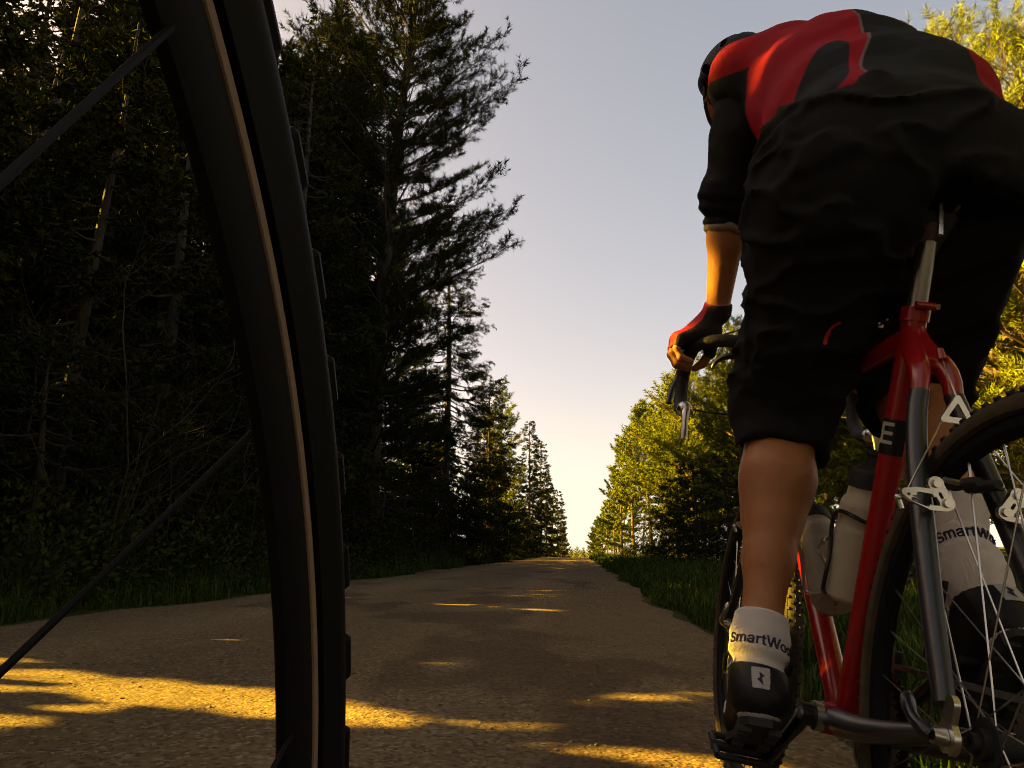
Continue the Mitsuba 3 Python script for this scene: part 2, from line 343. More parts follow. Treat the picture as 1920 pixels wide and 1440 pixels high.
# ------------------------------------------------------------------ bicycle wheels (local frame: x right, y forward, z up, hub at the origin)
MB = np.array([[CL, 0, SL, XB], [0, 1, 0, YB], [-SL, 0, CL, 0], [0, 0, 0, 1.0]])
def shift(c): m = np.eye(4); m[:3, 3] = c; return m
def rotx(a): m = np.eye(4); c, s = math.cos(a), math.sin(a); m[1:3, 1:3] = [[c, -s], [s, c]]; return m
def wput(key, m, bsdf, mat, smooth=35):
    v = np.asarray(m[0]); return put(key, (v @ mat[:3, :3].T + mat[:3, 3], m[1]), bsdf, smooth)
def ring_profile(pts): return [*pts, pts[0]]
def wheel(key, mat, R=0.345, rt=0.0175, rim_in=0.298, rim_w=0.0105, spokes=32, flange=0.034, wall='m_dusty_wall', knob=(0.0045, 0.0065, 0.0035), rows=(-0.85, -0.42, 0.0, 0.42, 0.85), nk=96, near=False):
    Rc = R - rt
    bead = Rc - 0.0115
    an = np.linspace(-0.95, 0.95, 13)
    carc = [(rt * math.sin(a), Rc + rt * math.cos(a)) for a in an]
    tread = [(rt * 0.86 * math.sin(0.95) - 0.001, Rc + rt * 0.45)][:0] + carc
    bw = 0.0112 if not near else 0.0062
    put_t = wput(key + '__tyre', lathe(ring_profile(carc + [(bw, bead + 0.006), (bw - .0022, bead + 0.004), (-bw + .0022, bead + 0.004), (-bw, bead + 0.006)]), 160), 'm_rubber' if not near else 'm_black_rubber', mat)
    for s in (1, -1):                                                                # dusty sidewalls
        side = [(s * rt * math.sin(a) + s * 0.0006, Rc + rt * math.cos(a)) for a in np.linspace(1.0, 2.0, 7)] + [(s * (bw + .0004), bead + 0.0015)]
        side = [(s * (bw + .0006), bead + 0.0005)] + side[::-1][1:] if s > 0 else side
        inner = [(x - s * 0.0015, r) for x, r in side][::-1]
        wput(key + '__sidewall', lathe(ring_profile(side + inner), 160), wall, mat)
    prof = [(rim_w, bead + 0.0005), (rim_w + 0.0006, bead - 0.006), (rim_w, bead - 0.012), (rim_w * 0.62, rim_in + 0.002), (rim_w * 0.35, rim_in), (-rim_w * 0.35, rim_in), (-rim_w * 0.62, rim_in + 0.002), (-rim_w, bead - 0.012), (-rim_w - 0.0006, bead - 0.006), (-rim_w, bead + 0.0005), (-rim_w + 0.002, bead - 0.005), (rim_w - 0.002, bead - 0.005)]
    wput(key + '__rim', lathe(ring_profile(prof), 160), 'm_rim_black', mat)
    hub = [(-0.05, 0.004), (-0.05, 0.009), (-0.043, 0.009), (-0.043, 0.014), (-flange - 0.002, 0.014), (-flange - 0.002, 0.024), (-flange + 0.002, 0.024), (-flange + 0.003, 0.015), (-0.012, 0.011), (0.012, 0.011), (flange - 0.003, 0.015), (flange - 0.002, 0.024), (flange + 0.002, 0.024), (flange + 0.002, 0.014), (0.043, 0.014), (0.043, 0.009), (0.05, 0.009), (0.05, 0.004)]
    wput(key + '__hub', lathe(ring_profile(hub), 32), 'm_black_matt', mat)
    protos = {}
    for s in (1, -1):
        for lead in (1, -1):
            off = lead * 1.05
            a = np.array([s * flange, 0.0215 * math.sin(off), 0.0215 * math.cos(off)]); b = np.array([s * 0.002, 0.0, rim_in + 0.003])
            protos[s, lead] = meshkit.write_ply(tube([a, a + (b - a) * 0.9, a + (b - a) * 0.94, b], [0.001, 0.001, 0.0017, 0.0017] if not near else [0.0008, 0.0008, 0.0009, 0.0009], 6), 35)
    for i in range(spokes):
        k = free(key + '__spoke')
        scene[k] = {'type': 'ply', 'filename': protos[1 if i % 2 else -1, 1 if i % 4 < 2 else -1], 'face_normals': False, 'bsdf': {'type': 'ref', 'id': 'm_steel' if not near else 'm_rim_black'},
                    'to_world': T((mat @ rotx(2 * PI * i / spokes + 0.06)).tolist())}
    # tread knobs
    kb = []
    for q, u in enumerate(rows):
        a = u * 0.98
        for i in range(nk):
            ph = 2 * PI * (i + 0.5 * (q % 2)) / nk
            c = np.array([rt * math.sin(a), 0, Rc + rt * math.cos(a)]); nrm = np.array([math.sin(a), 0, math.cos(a)])
            b = box((0, 0, 0), (knob[1], knob[0] * 1.35, knob[2] * 2)); Rm = np.stack([[math.cos(a), 0, -math.sin(a)], [0, 1, 0], nrm], 1)
            v = b[0].copy(); v[:, :2] *= np.where(v[:, 2:] > 0, 0.8, 1.0)
            v = v @ Rm.T + c; m = rotx(ph); kb.append((v @ m[:3, :3].T, b[1]))
    return kb
def treads(key, kb, mat): say(wput(key + '__tread', cat(*kb), 'm_rubber', mat, False), kind='stuff')

# ------------------------------------------------------------------ the cyclist's red bicycle
BK = 'bicycle'
say(BK, 'red and black drop-bar bicycle ridden by the person at the right', 'bicycle')
RH, FH, BBP = np.array([0, -0.4255, 0.345]), np.array([0, 0.60, 0.345]), np.array([0, 0, 0.275])
def on(*p): return np.array(p, float)
matR, matF = MB @ shift(RH), MB @ shift(FH) @ rotx(0.05)
treads(BK + '__rear_wheel', wheel(BK + '__rear_wheel', matR), matR)
treads(BK + '__front_wheel', wheel(BK + '__front_wheel', matF, spokes=28), matF)
ST = on(0, -0.183, 0.867)
hd = unit([0, -0.309, 0.951]); HB = on(0, 0.432, 0.715); HT = HB + hd * 0.175
def b(name, m, mat, smooth=40): return bput(BK + '__' + name, m, mat, smooth)
seat_dir = unit(ST - BBP)
ext = lambda a, c, n=8: np.linspace(a, c, n)
fr = [tube(ext(BBP, ST - seat_dir * 0.004), 0.0165, 18), tube(ext(on(0, 0.012, 0.285), HB + hd * 0.03), np.linspace(0.0195, 0.019, 8), 18),
      tube(ext(ST - seat_dir * 0.035, HT - hd * 0.028), 0.0155, 16), tube(ext(HB - hd * 0.002, HT + hd * 0.002), 0.0195, 20),
      lathe(ring_profile([(-0.034, 0.0), (-0.034, 0.0215), (-0.033, 0.0225), (0.033, 0.0225), (0.034, 0.0215), (0.034, 0.0)]), 28)]
fr[4] = (fr[4][0] + BBP, fr[4][1])
for s in (-1, 1):                                   # seat cluster: the red wishbone that the carbon stays grow from
    fr.append(tube(spline([ST - seat_dir * 0.02, ST - seat_dir * 0.055 + on(s * 0.006, -0.022, 0), on(s * 0.017, -0.236, 0.765), on(s * 0.021, -0.2475, 0.728)], 10), [0.014, 0.0145, 0.015, 0.015, 0.0148, 0.0145, 0.014, 0.013, 0.012, 0.0115], 14))
fr.append(tube([on(-0.016, -0.225, 0.775), on(0.016, -0.225, 0.775)], 0.013, 12))
b('frame', cat(*fr), 'm_red'); say(BK + '__frame', 'glossy red main frame tubes')
b('seat_clamp', cat(tube(ext(ST - seat_dir * 0.014, ST + seat_dir * 0.006), 0.0192, 20), tube([ST + on(-0.011, -0.024, 0.0), ST + on(0.014, -0.026, 0.0)], 0.0055, 10)), 'm_red')
b('seat_clamp__bolt', tube([ST + on(0.0141, -0.026, 0), ST + on(0.019, -0.0265, 0)], 0.0042, 8), 'm_alu')
PH = on(0, -0.212, 0.975)
b('seat_post', tube(ext(ST, PH), 0.0136, 18), 'm_grey_alu')
b('seat_post__head', cat(tube([PH + on(0, 0.028, -0.014), PH + on(0, -0.032, 0.012)], 0.0155, 14, flat=((1, 0, 0), 1.6)), tube([PH + on(-0.027, 0, 0.019), PH + on(0.027, 0, 0.019)], 0.0095, 12)), 'm_grey_alu')
b('seat_post__bolt', tube([PH + on(0, -0.034, -0.018), PH + on(0, -0.0345, 0.03)], 0.004, 8), 'm_alu')
for s in (-1, 1):
    b('saddle__rail', tube(spline([on(s * 0.012, 0.02, 1.03), on(s * 0.022, -0.10, 1.0), on(s * 0.022, -0.24, 1.0), on(s * 0.030, -0.275, 1.025), on(s * 0.034, -0.295, 1.05)], 16), 0.0036, 8), 'm_grey_alu')
sad = spline([on(0, 0.06, 1.045), on(0, -0.01, 1.053), on(0, -0.10, 1.055), on(0, -0.17, 1.058), on(0, -0.24, 1.062), on(0, -0.30, 1.064)], 18)
sw = np.interp(np.linspace(0, 1, 18), [0, .08, .4, .62, .8, .95, 1], [.012, .019, .024, .045, .066, .07, .03])
b('saddle', tube(sad, sw, 18, flat=((0, 0, 1), 0.001)) if False else (lambda v, f: (np.c_[v[:, 0], v[:, 1], np.where(v[:, 2] > 1.06, 1.06 + (v[:, 2] - 1.06) * 0.32, 1.06 + (v[:, 2] - 1.06) * 0.5)], f))(*tube(sad, sw, 18)), 'm_black_matt')
# stays
for s in (-1, 1):
    b('seat_stay', tube(spline([on(s * 0.021, -0.2470, 0.729), on(s * 0.034, -0.272, 0.66), on(s * 0.045, -0.312, 0.575), on(s * 0.058, -0.37, 0.46), on(s * 0.066, -0.415, 0.372)], 18), np.interp(np.linspace(0, 1, 18), [0, .2, .5, 1], [.0118, .0122, .0125, .0105]), 14), 'm_carbon')
    b('chain_stay', tube(spline([on(s * 0.022, -0.012, 0.276), on(s * 0.031, -0.10, 0.286), on(s * 0.045, -0.20, 0.301), on(s * 0.06, -0.31, 0.322), on(s * 0.067, -0.40, 0.342)], 18), np.interp(np.linspace(0, 1, 18), [0, .15, .5, 1], [.0165, .0185, .015, .0095]), 14), 'm_carbon')
    dp = unary_union([caps([(-0.005, 0.03), (0.004, 0.0)], 0.0085), caps([(0, 0)], 0.0155), caps([(0.024, -0.003), (0, 0)], 0.008)]).difference(caps([(0, 0), (0.0, -0.03)], 0.005))
    v, f = plate(dp, 0.006); b('dropout', (np.c_[v[:, 2] + s * 0.067, RH[1] + v[:, 0], RH[2] + v[:, 1]], f), 'm_alu', 30)
    b('axle_nut', tube([RH + on(s * 0.0705, 0, 0), RH + on(s * 0.0825, 0, 0)], [0.0085, 0.0075], 12), 'm_alu')
b('quick_release_lever', tube(spline([RH + on(-0.083, 0, 0), RH + on(-0.09, 0.01, 0.006), RH + on(-0.087, 0.035, 0.018), RH + on(-0.08, 0.058, 0.026)], 10), [0.006, 0.0065, 0.006, 0.006, 0.0065, 0.007, 0.0075, 0.0075, 0.006, 0.003], 10), 'm_black_gloss')
b('quick_release_lever', tube(spline([FH + on(-0.062, 0, 0), FH + on(-0.07, -0.008, 0.006), FH + on(-0.068, -0.02, 0.028), FH + on(-0.062, -0.026, 0.052)], 10), [0.006, 0.0065, 0.006, 0.006, 0.0065, 0.007, 0.0075, 0.0075, 0.006, 0.003], 10), 'm_steel')
# fork
CR = HB - hd * 0.012
fk = [tube(ext(HB - hd * 0.001, CR - hd * 0.02), 0.019, 16)]
b('fork', cat(*fk, *[tube(spline([CR - hd * 0.01 + on(s * 0.006, 0, 0), CR - hd * 0.03 + on(s * 0.034, 0.004, 0), CR - hd * 0.12 + on(s * 0.046, 0.006, 0), CR - hd * 0.28 + on(s * 0.05, 0.018, 0), FH + on(s * 0.052, -0.004, 0.02)], 20), np.interp(np.linspace(0, 1, 20), [0, .2, 1], [.015, .0145, .009]), 14) for s in (-1, 1)]), 'm_black_gloss')
for s in (-1, 1):
    v, f = plate(unary_union([caps([(0, 0)], 0.014), caps([(0, 0), (-0.006, 0.03)], 0.008)]), 0.007); b('fork_end', (np.c_[v[:, 2] + s * 0.052, FH[1] + v[:, 0], FH[2] + v[:, 1]], f), 'm_alu', 30)
    b('front_axle_nut', tube([FH + on(s * 0.0556, 0, 0), FH + on(s * 0.063, 0, 0)], [0.009, 0.008], 12), 'm_steel')
# stem and handlebar
SP = HT + hd * 0.055
b('headset_cup', tube(ext(HT + hd * 0.0025, HT + hd * 0.012), 0.021, 20), 'm_black_gloss'); b('headset_cup', tube(ext(HB - hd * 0.012, HB - hd * 0.0025), 0.0212, 20), 'm_black_gloss')
BCX = -0.016
BC = on(BCX * 0.5, 0.425, 0.998)
b('stem', cat(tube(ext(HT + hd * 0.0125, SP + hd * 0.01), 0.0175, 16), tube(ext(SP - on(0, 0, 0.004), BC - on(0, 0.01, 0.003)), 0.0155, 14), tube([BC - on(0.021, 0, 0), BC + on(0.021, 0, 0)], 0.0205, 18)), 'm_black_matt')
barpts = {}
for s in (-1, 1):
    X = lambda x: BCX + s * x if x > 0.12 else BCX * 0.5 + s * x
    path = [on(X(0.0), .425, .998), on(X(0.1), .425, .998), on(X(.158), .428, .9965), on(X(.192), .45, .992), on(X(.205), .49, .985), on(X(.208), .535, .972), on(X(.21), .565, .945), on(X(.2115), .57, .905), on(X(.2125), .555, .862), on(X(.213), .515, .836), on(X(.213), .468, .826)]
    p = spline(path, 60); barpts[s] = p
    b('handlebar', tube(p[:60], 0.0128, 12), 'm_black_matt')
    m_ = np.linalg.norm(p - BC, axis=1) > 0.06
    b('bar_tape', tube(p[m_], 0.0158, 16), 'm_tape')
    hx = X(.209)
    b('brake_hood', tube(spline([on(X(.207), .515, .988), on(hx, .56, .985), on(hx, .60, .998), on(hx, .625, 1.03)], 12), np.interp(np.linspace(0, 1, 12), [0, .5, .8, 1], [.016, .018, .016, .009]), 12), 'm_black_matt')
    b('brake_lever', tube(spline([on(hx, .612, .992), on(X(.214), .635, .965), on(X(.226), .63, .92), on(X(.234), .61, .885), on(X(.236), .602, .868)], 16), np.interp(np.linspace(0, 1, 16), [0, .4, .8, 1], [.007, .0085, .010, .007]), 10), 'm_black_gloss')
    e = p[-1]
    ed = unit(p[-1] - p[-3])
    b('bar_end_shifter', cat(tube([e + ed * 0.001, e + ed * 0.014], 0.0165, 16), tm(trimesh.creation.icosphere(2, 0.0195))[:0] or (tm(trimesh.creation.icosphere(2, 0.0185))[0] + e + ed * 0.022, tm(trimesh.creation.icosphere(2, 0.0185))[1])), 'm_steel')
    b('bar_end_shifter__lever', tube(spline([e + ed * 0.036 + on(s * -0.004, 0, 0.004), e + ed * 0.047 + on(0, 0, -0.02), e + ed * 0.052 + on(0, 0, -0.045), e + ed * 0.056 + on(0.0, 0, -0.074)], 12), np.interp(np.linspace(0, 1, 12), [0, .15, .5, .8, 1], [.006, .0095, .0075, .0085, .006]), 12, flat=((0, 1, 0), 0.55)), 'm_steel' if s < 0 else 'm_grey_alu')
    b('crossbar_lever', tube(spline([on(X(.075), .412, .965), on(X(.11), .40, .955), on(X(.14), .398, .95), on(X(.158), .40, .938), on(X(.166), .404, .918)], 14), np.interp(np.linspace(0, 1, 14), [0, .3, .8, 1], [.009, .008, .0065, .0045]), 10, flat=((0, 1, 0), 1.4)), 'm_black_gloss')
    b('crossbar_lever__clamp', cat(tube([on(X(.06), .425, .9978), on(X(.082), .425, .9978)], 0.0175, 14), box(on(X(.071), .414, .975), (0.02, 0.022, 0.03), bev=0.004)), 'm_black_matt')
b('shifter_cable', tube(spline([barpts[-1][-1] + on(0.015, -0.02, -0.0), on(-0.16, .452, .824), on(-0.08, .452, .826), on(-0.02, .42, .80), on(0.0, .40, .72)], 24), 0.0022, 6), 'm_black_matt')
for s, z in ((-1, 0), (1, 0.0)):
    b('brake_cable', tube(spline([on(BCX + s * .208, .60, 1.0), on(s * .12, .60, 1.08), on(s * .04, .50, 1.07), on(s * .012, .33, .92), on(s * .008, .2, .885)], 24), 0.0025, 6), 'm_black_matt')
# cables on the top tube
for s in (-1, 1):
    b('top_tube_cable', tube(ext(on(s * 0.0185, 0.33, .87), on(s * 0.0185, -0.135, .87)), 0.0022, 6), 'm_steel')
for y_ in (0.08, -0.1):
    for s in (-1, 1): b('top_tube_cable_guide', box(on(s * 0.0175, y_, 0.87), (0.007, 0.02, 0.008)), 'm_alu')
# drivetrain
for s in (-1, 1):
    b('bottom_bracket_cup', (lambda v, f: (v + BBP, f))(*lathe(ring_profile([(s * 0.0345, 0.004), (s * 0.0345, 0.0212), (s * 0.046, 0.0212), (s * 0.0475, 0.019), (s * 0.0475, 0.004)][::s]), 30)), 'm_alu')
    th = math.radians(35 if s < 0 else 215)
    d = on(0, math.cos(th), -math.sin(th))
    E0, E1 = BBP + on(s * 0.056, 0, 0), BBP + d * 0.172 + on(s * 0.064, 0, 0)
    b('crank_arm', cat(tube(ext(E0 - d * 0.012, E1 + d * 0.012, 10), np.interp(np.linspace(0, 1, 10), [0, .15, .5, 1], [.011, .0155, .0115, .0125]), 14, flat=((1, 0, 0), 0.62)), tube([E0 - on(s * 0.0082, 0, 0), E0 + on(s * 0.0085, 0, 0)], 0.0165, 20)), 'm_black_gloss')
    b('crank_arm__bolt', tube([E0 + on(s * 0.0086, 0, 0), E0 + on(s * 0.0105, 0, 0)], 0.009, 16), 'm_alu')
    pc = E1 + on(s * 0.052, 0, 0)
    tilt = -0.25 if s < 0 else 0.95
    pd = on(0, math.cos(tilt), -math.sin(tilt)); pu = on(0, math.sin(tilt), math.cos(tilt))
    cage = []
    for w in (-0.034, 0.034):
        cage.append(tube([pc + pd * w + on(-0.04, 0, 0), pc + pd * w + on(0.04, 0, 0)], 0.006, 8))
    for x in (-0.04, 0.04): cage.append(tube([pc - pd * 0.034 + on(x, 0, 0), pc + pd * 0.034 + on(x, 0, 0)], 0.006, 8))
    cage.append(tube([E1 + on(s * 0.008, 0, 0), pc + on(s * 0.045, 0, 0)], 0.0085, 12))
    b('pedal', cat(*cage), 'm_black_matt')
def gear(r, nt, x, th=0.003, hole=0.6):
    a = np.arange(nt * 4) * 2 * PI / (nt * 4); rr = r + 0.0035 * np.array([1, .6, -1, .6] * nt)
    g = Polygon(np.stack([rr * np.cos(a), rr * np.sin(a)], 1)).difference(Point(0, 0).buffer(r * hole))
    v, f = plate(g, th); return np.c_[v[:, 2] + x, v[:, 0], v[:, 1]], f
spid = [tube([BBP + on(0.045, 0, 0), BBP + on(0.046, 0.072 * math.cos(a), 0.072 * math.sin(a))], [0.014, 0.008], 8, flat=((1, 0, 0), 0.4)) for a in np.arange(5) * 2 * PI / 5 + 0.3]
g1, g2 = gear(0.093, 46, 0.0505, hole=0.74), gear(0.077, 38, 0.0435, hole=0.76)
b('chainring', cat((g1[0] + BBP, g1[1]), (g2[0] + BBP, g2[1]), *spid), 'm_black_gloss', 30)
cass = [gear(r, n, 0.022 + 0.0042 * k, 0.0018, 0.4) for k, (r, n) in enumerate([(.055, 27), (.049, 24), (.043, 21), (.039, 19), (.035, 17), (.031, 15), (.028, 14), (.0265, 13), (.0245, 12)])]
b('rear_wheel__cassette', cat(*[(v + RH, f) for v, f in cass]), 'm_grey_alu', 30)
# chain: links along a loop
cx = 0.047
aa = np.linspace(-1.45, 1.45, 14); fa = [on(cx, 0.093 * math.cos(a), 0.275 + 0.093 * math.sin(a)) for a in aa]
JU, JL = on(cx - 0.008, RH[1] + 0.005, RH[2] - 0.075), on(cx - 0.008, RH[1] + 0.045, RH[2] - 0.125)
ra = [RH + on(cx - 0.008, -0.043 * math.cos(a), 0.043 * math.sin(a)) for a in np.linspace(1.35, -1.0, 9)]
loop = fa + ra + [JU + on(0, 0.016, 0.0), JU + on(0, 0.012, -0.014), JL + on(0, -0.014, 0.0), JL + on(0, -0.006, -0.016)]
loop = np.array(loop + [loop[0]]); s_ = np.r_[0, np.cumsum(np.linalg.norm(np.diff(loop, axis=0), axis=1))]
nl = int(s_[-1] / 0.0127); q = np.stack([np.interp(np.linspace(0, s_[-1], nl + 1), s_, loop[:, i]) for i in range(3)], 1)
links = []
for i in range(nl):
    d = unit(q[i + 1] - q[i]); R_ = np.stack([[1, 0, 0], d, np.cross([1, 0, 0], d)], 1)
    links.append(box((q[i] + q[i + 1]) / 2, (0.006 if i % 2 else 0.0045, 0.0145, 0.0075), R_))
say(b('chain', cat(*links), 'm_grey_alu', False), kind='stuff')
jock = [(v * np.array([1, 1, 1]) + c, f) for c in (JU, JL) for v, f in [gear(0.0175, 11, 0, 0.005, 0.3)]]
b('rear_derailleur', cat(tube([RH + on(0.062, 0.002, -0.028), JU + on(0.016, -0.006, 0.012)], 0.0125, 12), tube([JU + on(0.012, 0, 0), JL + on(0.012, 0, 0)], 0.008, 10, flat=((1, 0, 0), 0.3)), tube([JU - on(0.006, 0, 0), JL - on(0.006, 0, 0)], 0.007, 10, flat=((1, 0, 0), 0.3)), tube([RH + on(0.064, 0, -0.004), RH + on(0.063, 0.002, -0.032)], 0.009, 10)), 'm_grey_alu')
b('rear_derailleur__pulley', jock[0], 'm_black_matt', 30); b('rear_derailleur__pulley', jock[1], 'm_black_matt', 30)
b('front_derailleur', cat(tube([on(0.018, -0.03, .40), on(0.045, -0.02, .395)], 0.009, 10), box(on(0.047, 0.0, .375), (0.003, 0.09, 0.03)), box(on(0.06, 0.0, .375), (0.003, 0.09, 0.03))), 'm_grey_alu', 30)
# cantilever brakes: skeleton arms, pads, hanger and straddle cable
S1 = 0.000163
def arm_poly():
    z = lambda x, y: ((785 - x) * S1, (815 - y) * S1)
    p = unary_union([caps([z(785, 815)], 52 * S1), caps([z(785, 815), z(862, 940)], 44 * S1), caps([z(862, 940)], 50 * S1), caps([z(800, 880), z(730, 882), z(660, 884), z(590, 900)], 27 * S1), caps([z(600, 920), z(640, 945), z(760, 985), z(860, 978)], 17 * S1)])
    holes = unary_union([caps([z(675, 903), z(755, 905)], 16 * S1), caps([z(640, 945), z(735, 968)], 14 * S1), caps([z(608, 913)], 11 * S1), caps([z(812, 880), z(825, 905)], 11 * S1)])
    return p.difference(holes), z
AP, zz = arm_poly()
def canti(s, name, mat_fn, parent):
    v, f = plate(AP, 0.007)
    place = lambda u, w, d: mat_fn(np.stack([s * (0.043 + u), d, w], -1))
    k = parent + '__arm'
    put(k, (place(v[:, 0], v[:, 1], v[:, 2]), f if s < 0 else f[:, ::-1]), 'm_alu', 30)
    for (a, c), r in (((785, 815), 28 * S1), ((862, 940), 30 * S1)):
        u, w = zz(a, c); ring = tube([on(0, 0, -0.006), on(0, 0, 0.0035)], r, 14)
        k2 = put(parent + '__pivot_bolt', (place(u + ring[0][:, 0], w + ring[0][:, 1], ring[0][:, 2] - 0.0012), ring[1]), 'm_steel', 40)
    u, w = zz(830, 830)
    p0, p1 = place(np.array(u - 0.004), np.array(w + 0.010), np.array(0.004)), place(np.array(u - 0.026), np.array(w + 0.008), np.array(0.004))
    put(parent + '__pad_post', tube([p0, p1], 0.0035, 8), 'm_alu', 40)
    g = unit(p1 - p0); up = np.array([0, 0, 1.0]); fwd = np.cross(g, up)
    put(parent + '__brake_pad', tube([p1 - fwd * 0.03, p1 - fwd * 0.02, p1 + fwd * 0.02, p1 + fwd * 0.03], [0.005, 0.0065, 0.0065, 0.005], 10), 'm_black_matt', 40)
    u, w = zz(548, 945); ball = tm(trimesh.creation.icosphere(2, 0.0042))
    put(parent + '__cable_anchor', cat((place(u + ball[0][:, 0], w + ball[0][:, 1], ball[0][:, 2]), ball[1]), tube([place(np.array(u), np.array(w), np.array(0.)), place(np.array(u - 0.004), np.array(w - 0.012), np.array(0.))], 0.0032, 8)), 'm_alu', 40)
    return place(*map(np.array, (*zz(600, 905), 0.0)))
BR = on(0, -0.338, 0.595)
rb = lambda p: BW(p + BR)
endL = canti(-1, 'l', rb, BK + '__rear_brake'); endR = canti(1, 'r', rb, BK + '__rear_brake')
tri_p = Polygon([(0.0, 0.0195), (-0.0155, -0.009), (0.0155, -0.009)]).buffer(0.0035, 8).difference(Polygon([(0.0, 0.011), (-0.0085, -0.004), (0.0085, -0.004)]).buffer(0.0012))
v, f = plate(tri_p, 0.004)
HG = on(0.0, -0.297, 0.692)
bput(BK + '__rear_brake__straddle_hanger', (HG + np.c_[v[:, 0], v[:, 2], v[:, 1]], f), 'm_alu', 30)
for e, s in ((endL, -1), (endR, 1)): put(BK + '__rear_brake__straddle_cable', tube([e, BW(HG + on(s * 0.0165, 0, -0.01))], 0.0011, 6), 'm_steel', 40)
b('rear_brake__cable', tube([HG + on(0, 0, 0.02), on(0.004, -0.252, 0.775)], 0.0012, 6), 'm_steel')
b('rear_brake__cable_stop', tube([on(0.004, -0.252, 0.775), on(0.003, -0.246, 0.79)], 0.005, 10), 'm_red')
FB = FH + hd * 0.26 + on(0, -0.062, 0)
fb = lambda p: BW(p * np.array([1, -1, 1]) + FB + on(0, 0.03, 0))
eL = canti(-1, 'l', fb, BK + '__front_brake'); eR = canti(1, 'r', fb, BK + '__front_brake')
for e in (eL, eR): put(BK + '__front_brake__straddle_cable', tube([e, BW(FB + on(0, 0.03, 0.1))], 0.0011, 6), 'm_steel', 40)
# lettering on the seat tube
sq = 0.0168
def on_tube(mesh2, a, dirn, r, ang0):
    """flat mesh (u along the tube, v around it, w out) wrapped on a tube"""
    R_ = frame_to(dirn); v = mesh2[0]
    ang = ang0 + v[:, 1] / r
    return a + v[:, :1] * dirn + (r + v[:, 2:3]) * (np.cos(ang)[:, None] * R_[:, 0] + np.sin(ang)[:, None] * R_[:, 1]), mesh2[1]
def finer(m, e):
    v, f = trimesh.remesh.subdivide_to_size(m.vertices, m.faces, e); return v, f
R_ = frame_to(seat_dir)
bk_ang = math.atan2(unit([-0.75, -0.66, 0]) @ R_[:, 1], unit([-0.75, -0.66, 0]) @ R_[:, 0])
band = finer(trimesh.creation.box((0.052, 0.05, 0.0006)), 0.006)
bput(BK + '__seat_tube_band', on_tube(band, BBP + seat_dir * 0.436, seat_dir, 0.0168, bk_ang), 'm_black_gloss', 40); say(BK + '__seat_tube_band', 'black band with a white letter on the seat tube')
for dz, ch in ((0.45, 'E'),):
    t = meshkit.text_mesh(ch, 0.03, 0.0008, bold=True); v = t.vertices.copy(); v -= v.mean(0)
    v = np.stack([v[:, 1], v[:, 0], v[:, 2]], 1); t = trimesh.Trimesh(v, t.faces[:, ::-1])
    bput(BK + '__seat_tube_band__letter', on_tube(finer(t, 0.004), BBP + seat_dir * 0.442, seat_dir, 0.0176, bk_ang), 'm_logo', 40)
# bottle cages
def bottle_set(origin, axis, side, key, label, cage_mat):
    """origin: tube surface point at the bottle's foot, axis: along the tube, side: unit away from the tube"""
    L = np.cross(axis, side)
    R_ = np.stack([L, side, axis], 1)
    c = origin + side * 0.041
    P = lambda p: np.asarray(p, float) @ R_.T + c
    prof = [(0.0, 0.002), (0.001, 0.028), (0.006, 0.0345), (0.012, 0.0365), (0.112, 0.0365), (0.118, 0.0355), (0.122, 0.034), (0.127, 0.0345), (0.15, 0.0355), (0.158, 0.034), (0.168, 0.0285), (0.176, 0.0275), (0.19, 0.0275), (0.19, 0.002)]
    turn = lambda v: np.stack([v[:, 1], v[:, 2], v[:, 0]], 1)
    v, f = lathe(prof, 40); bput(key + '__bottle_body', (P(turn(v)), f), 'm_bottle', 35)
    v, f = lathe([(0.183, 0.002), (0.183, 0.0300), (0.205, 0.0300), (0.212, 0.0265), (0.216, 0.016), (0.219, 0.0115), (0.219, 0.002)], 36); bput(key + '__cap', (P(turn(v)), f), 'm_black_matt', 35)
    v, f = lathe([(0.2195, 0.001), (0.2195, 0.0095), (0.232, 0.009), (0.235, 0.011), (0.241, 0.0105), (0.243, 0.001)], 24); bput(key + '__cap__nozzle', (P(turn(v)), f), 'm_black_matt', 35)
    say(key, label, 'water bottle')
    w = []
    for s in (-1, 1):
        loop = [(s * 0.008, -0.0385, 0.135), (s * 0.03, -0.031, 0.142), (s * 0.0405, -0.006, 0.14), (s * 0.0405, 0.0, 0.08), (s * 0.0405, 0.002, 0.012), (s * 0.031, 0.02, 0.001), (s * 0.018, 0.034, 0.002), (s * 0.012, 0.037, 0.03), (s * 0.012, 0.0385, 0.10)]
        w.append(tube(P(spline(loop, 44)), 0.0032, 8))
    w.append(box((0, 0, 0), (0.018, 0.005, 0.13))); w[-1] = (P(w[-1][0] + np.array([0, -0.0402, 0.075])), w[-1][1])
    w.append(tube(P(spline([(-0.012, 0.0385, 0.10), (-0.006, 0.039, 0.112), (0.006, 0.039, 0.112), (0.012, 0.0385, 0.10)], 10)), 0.0032, 8))
    w.append(tube(P([(-0.018, 0.034, -0.0035), (0.018, 0.034, -0.0035)]), 0.0032, 8))
    b('bottle_cage', cat(*w), cage_mat)
    return P
down_dir = unit((HB + hd * 0.03) - on(0, 0.012, 0.285))
upn = unit(np.cross([1, 0, 0], down_dir)); upn = upn if upn[2] > 0 else -upn
P1 = bottle_set(on(0, 0.012, 0.285) + down_dir * 0.150 + upn * 0.0245, down_dir, upn, 'water_bottle', 'pale translucent water bottle in the cage on the down tube, next to the bare calf', 'm_steel')
fwn = unit(np.cross(seat_dir, [1, 0, 0])); fwn = fwn if fwn[1] > 0 else -fwn
P2 = bottle_set(BBP + seat_dir * 0.165 + fwn * 0.019, seat_dir, fwn, 'water_bottle_001', 'pale water bottle with black cap in the black wire cage on the seat tube', 'm_black_gloss')
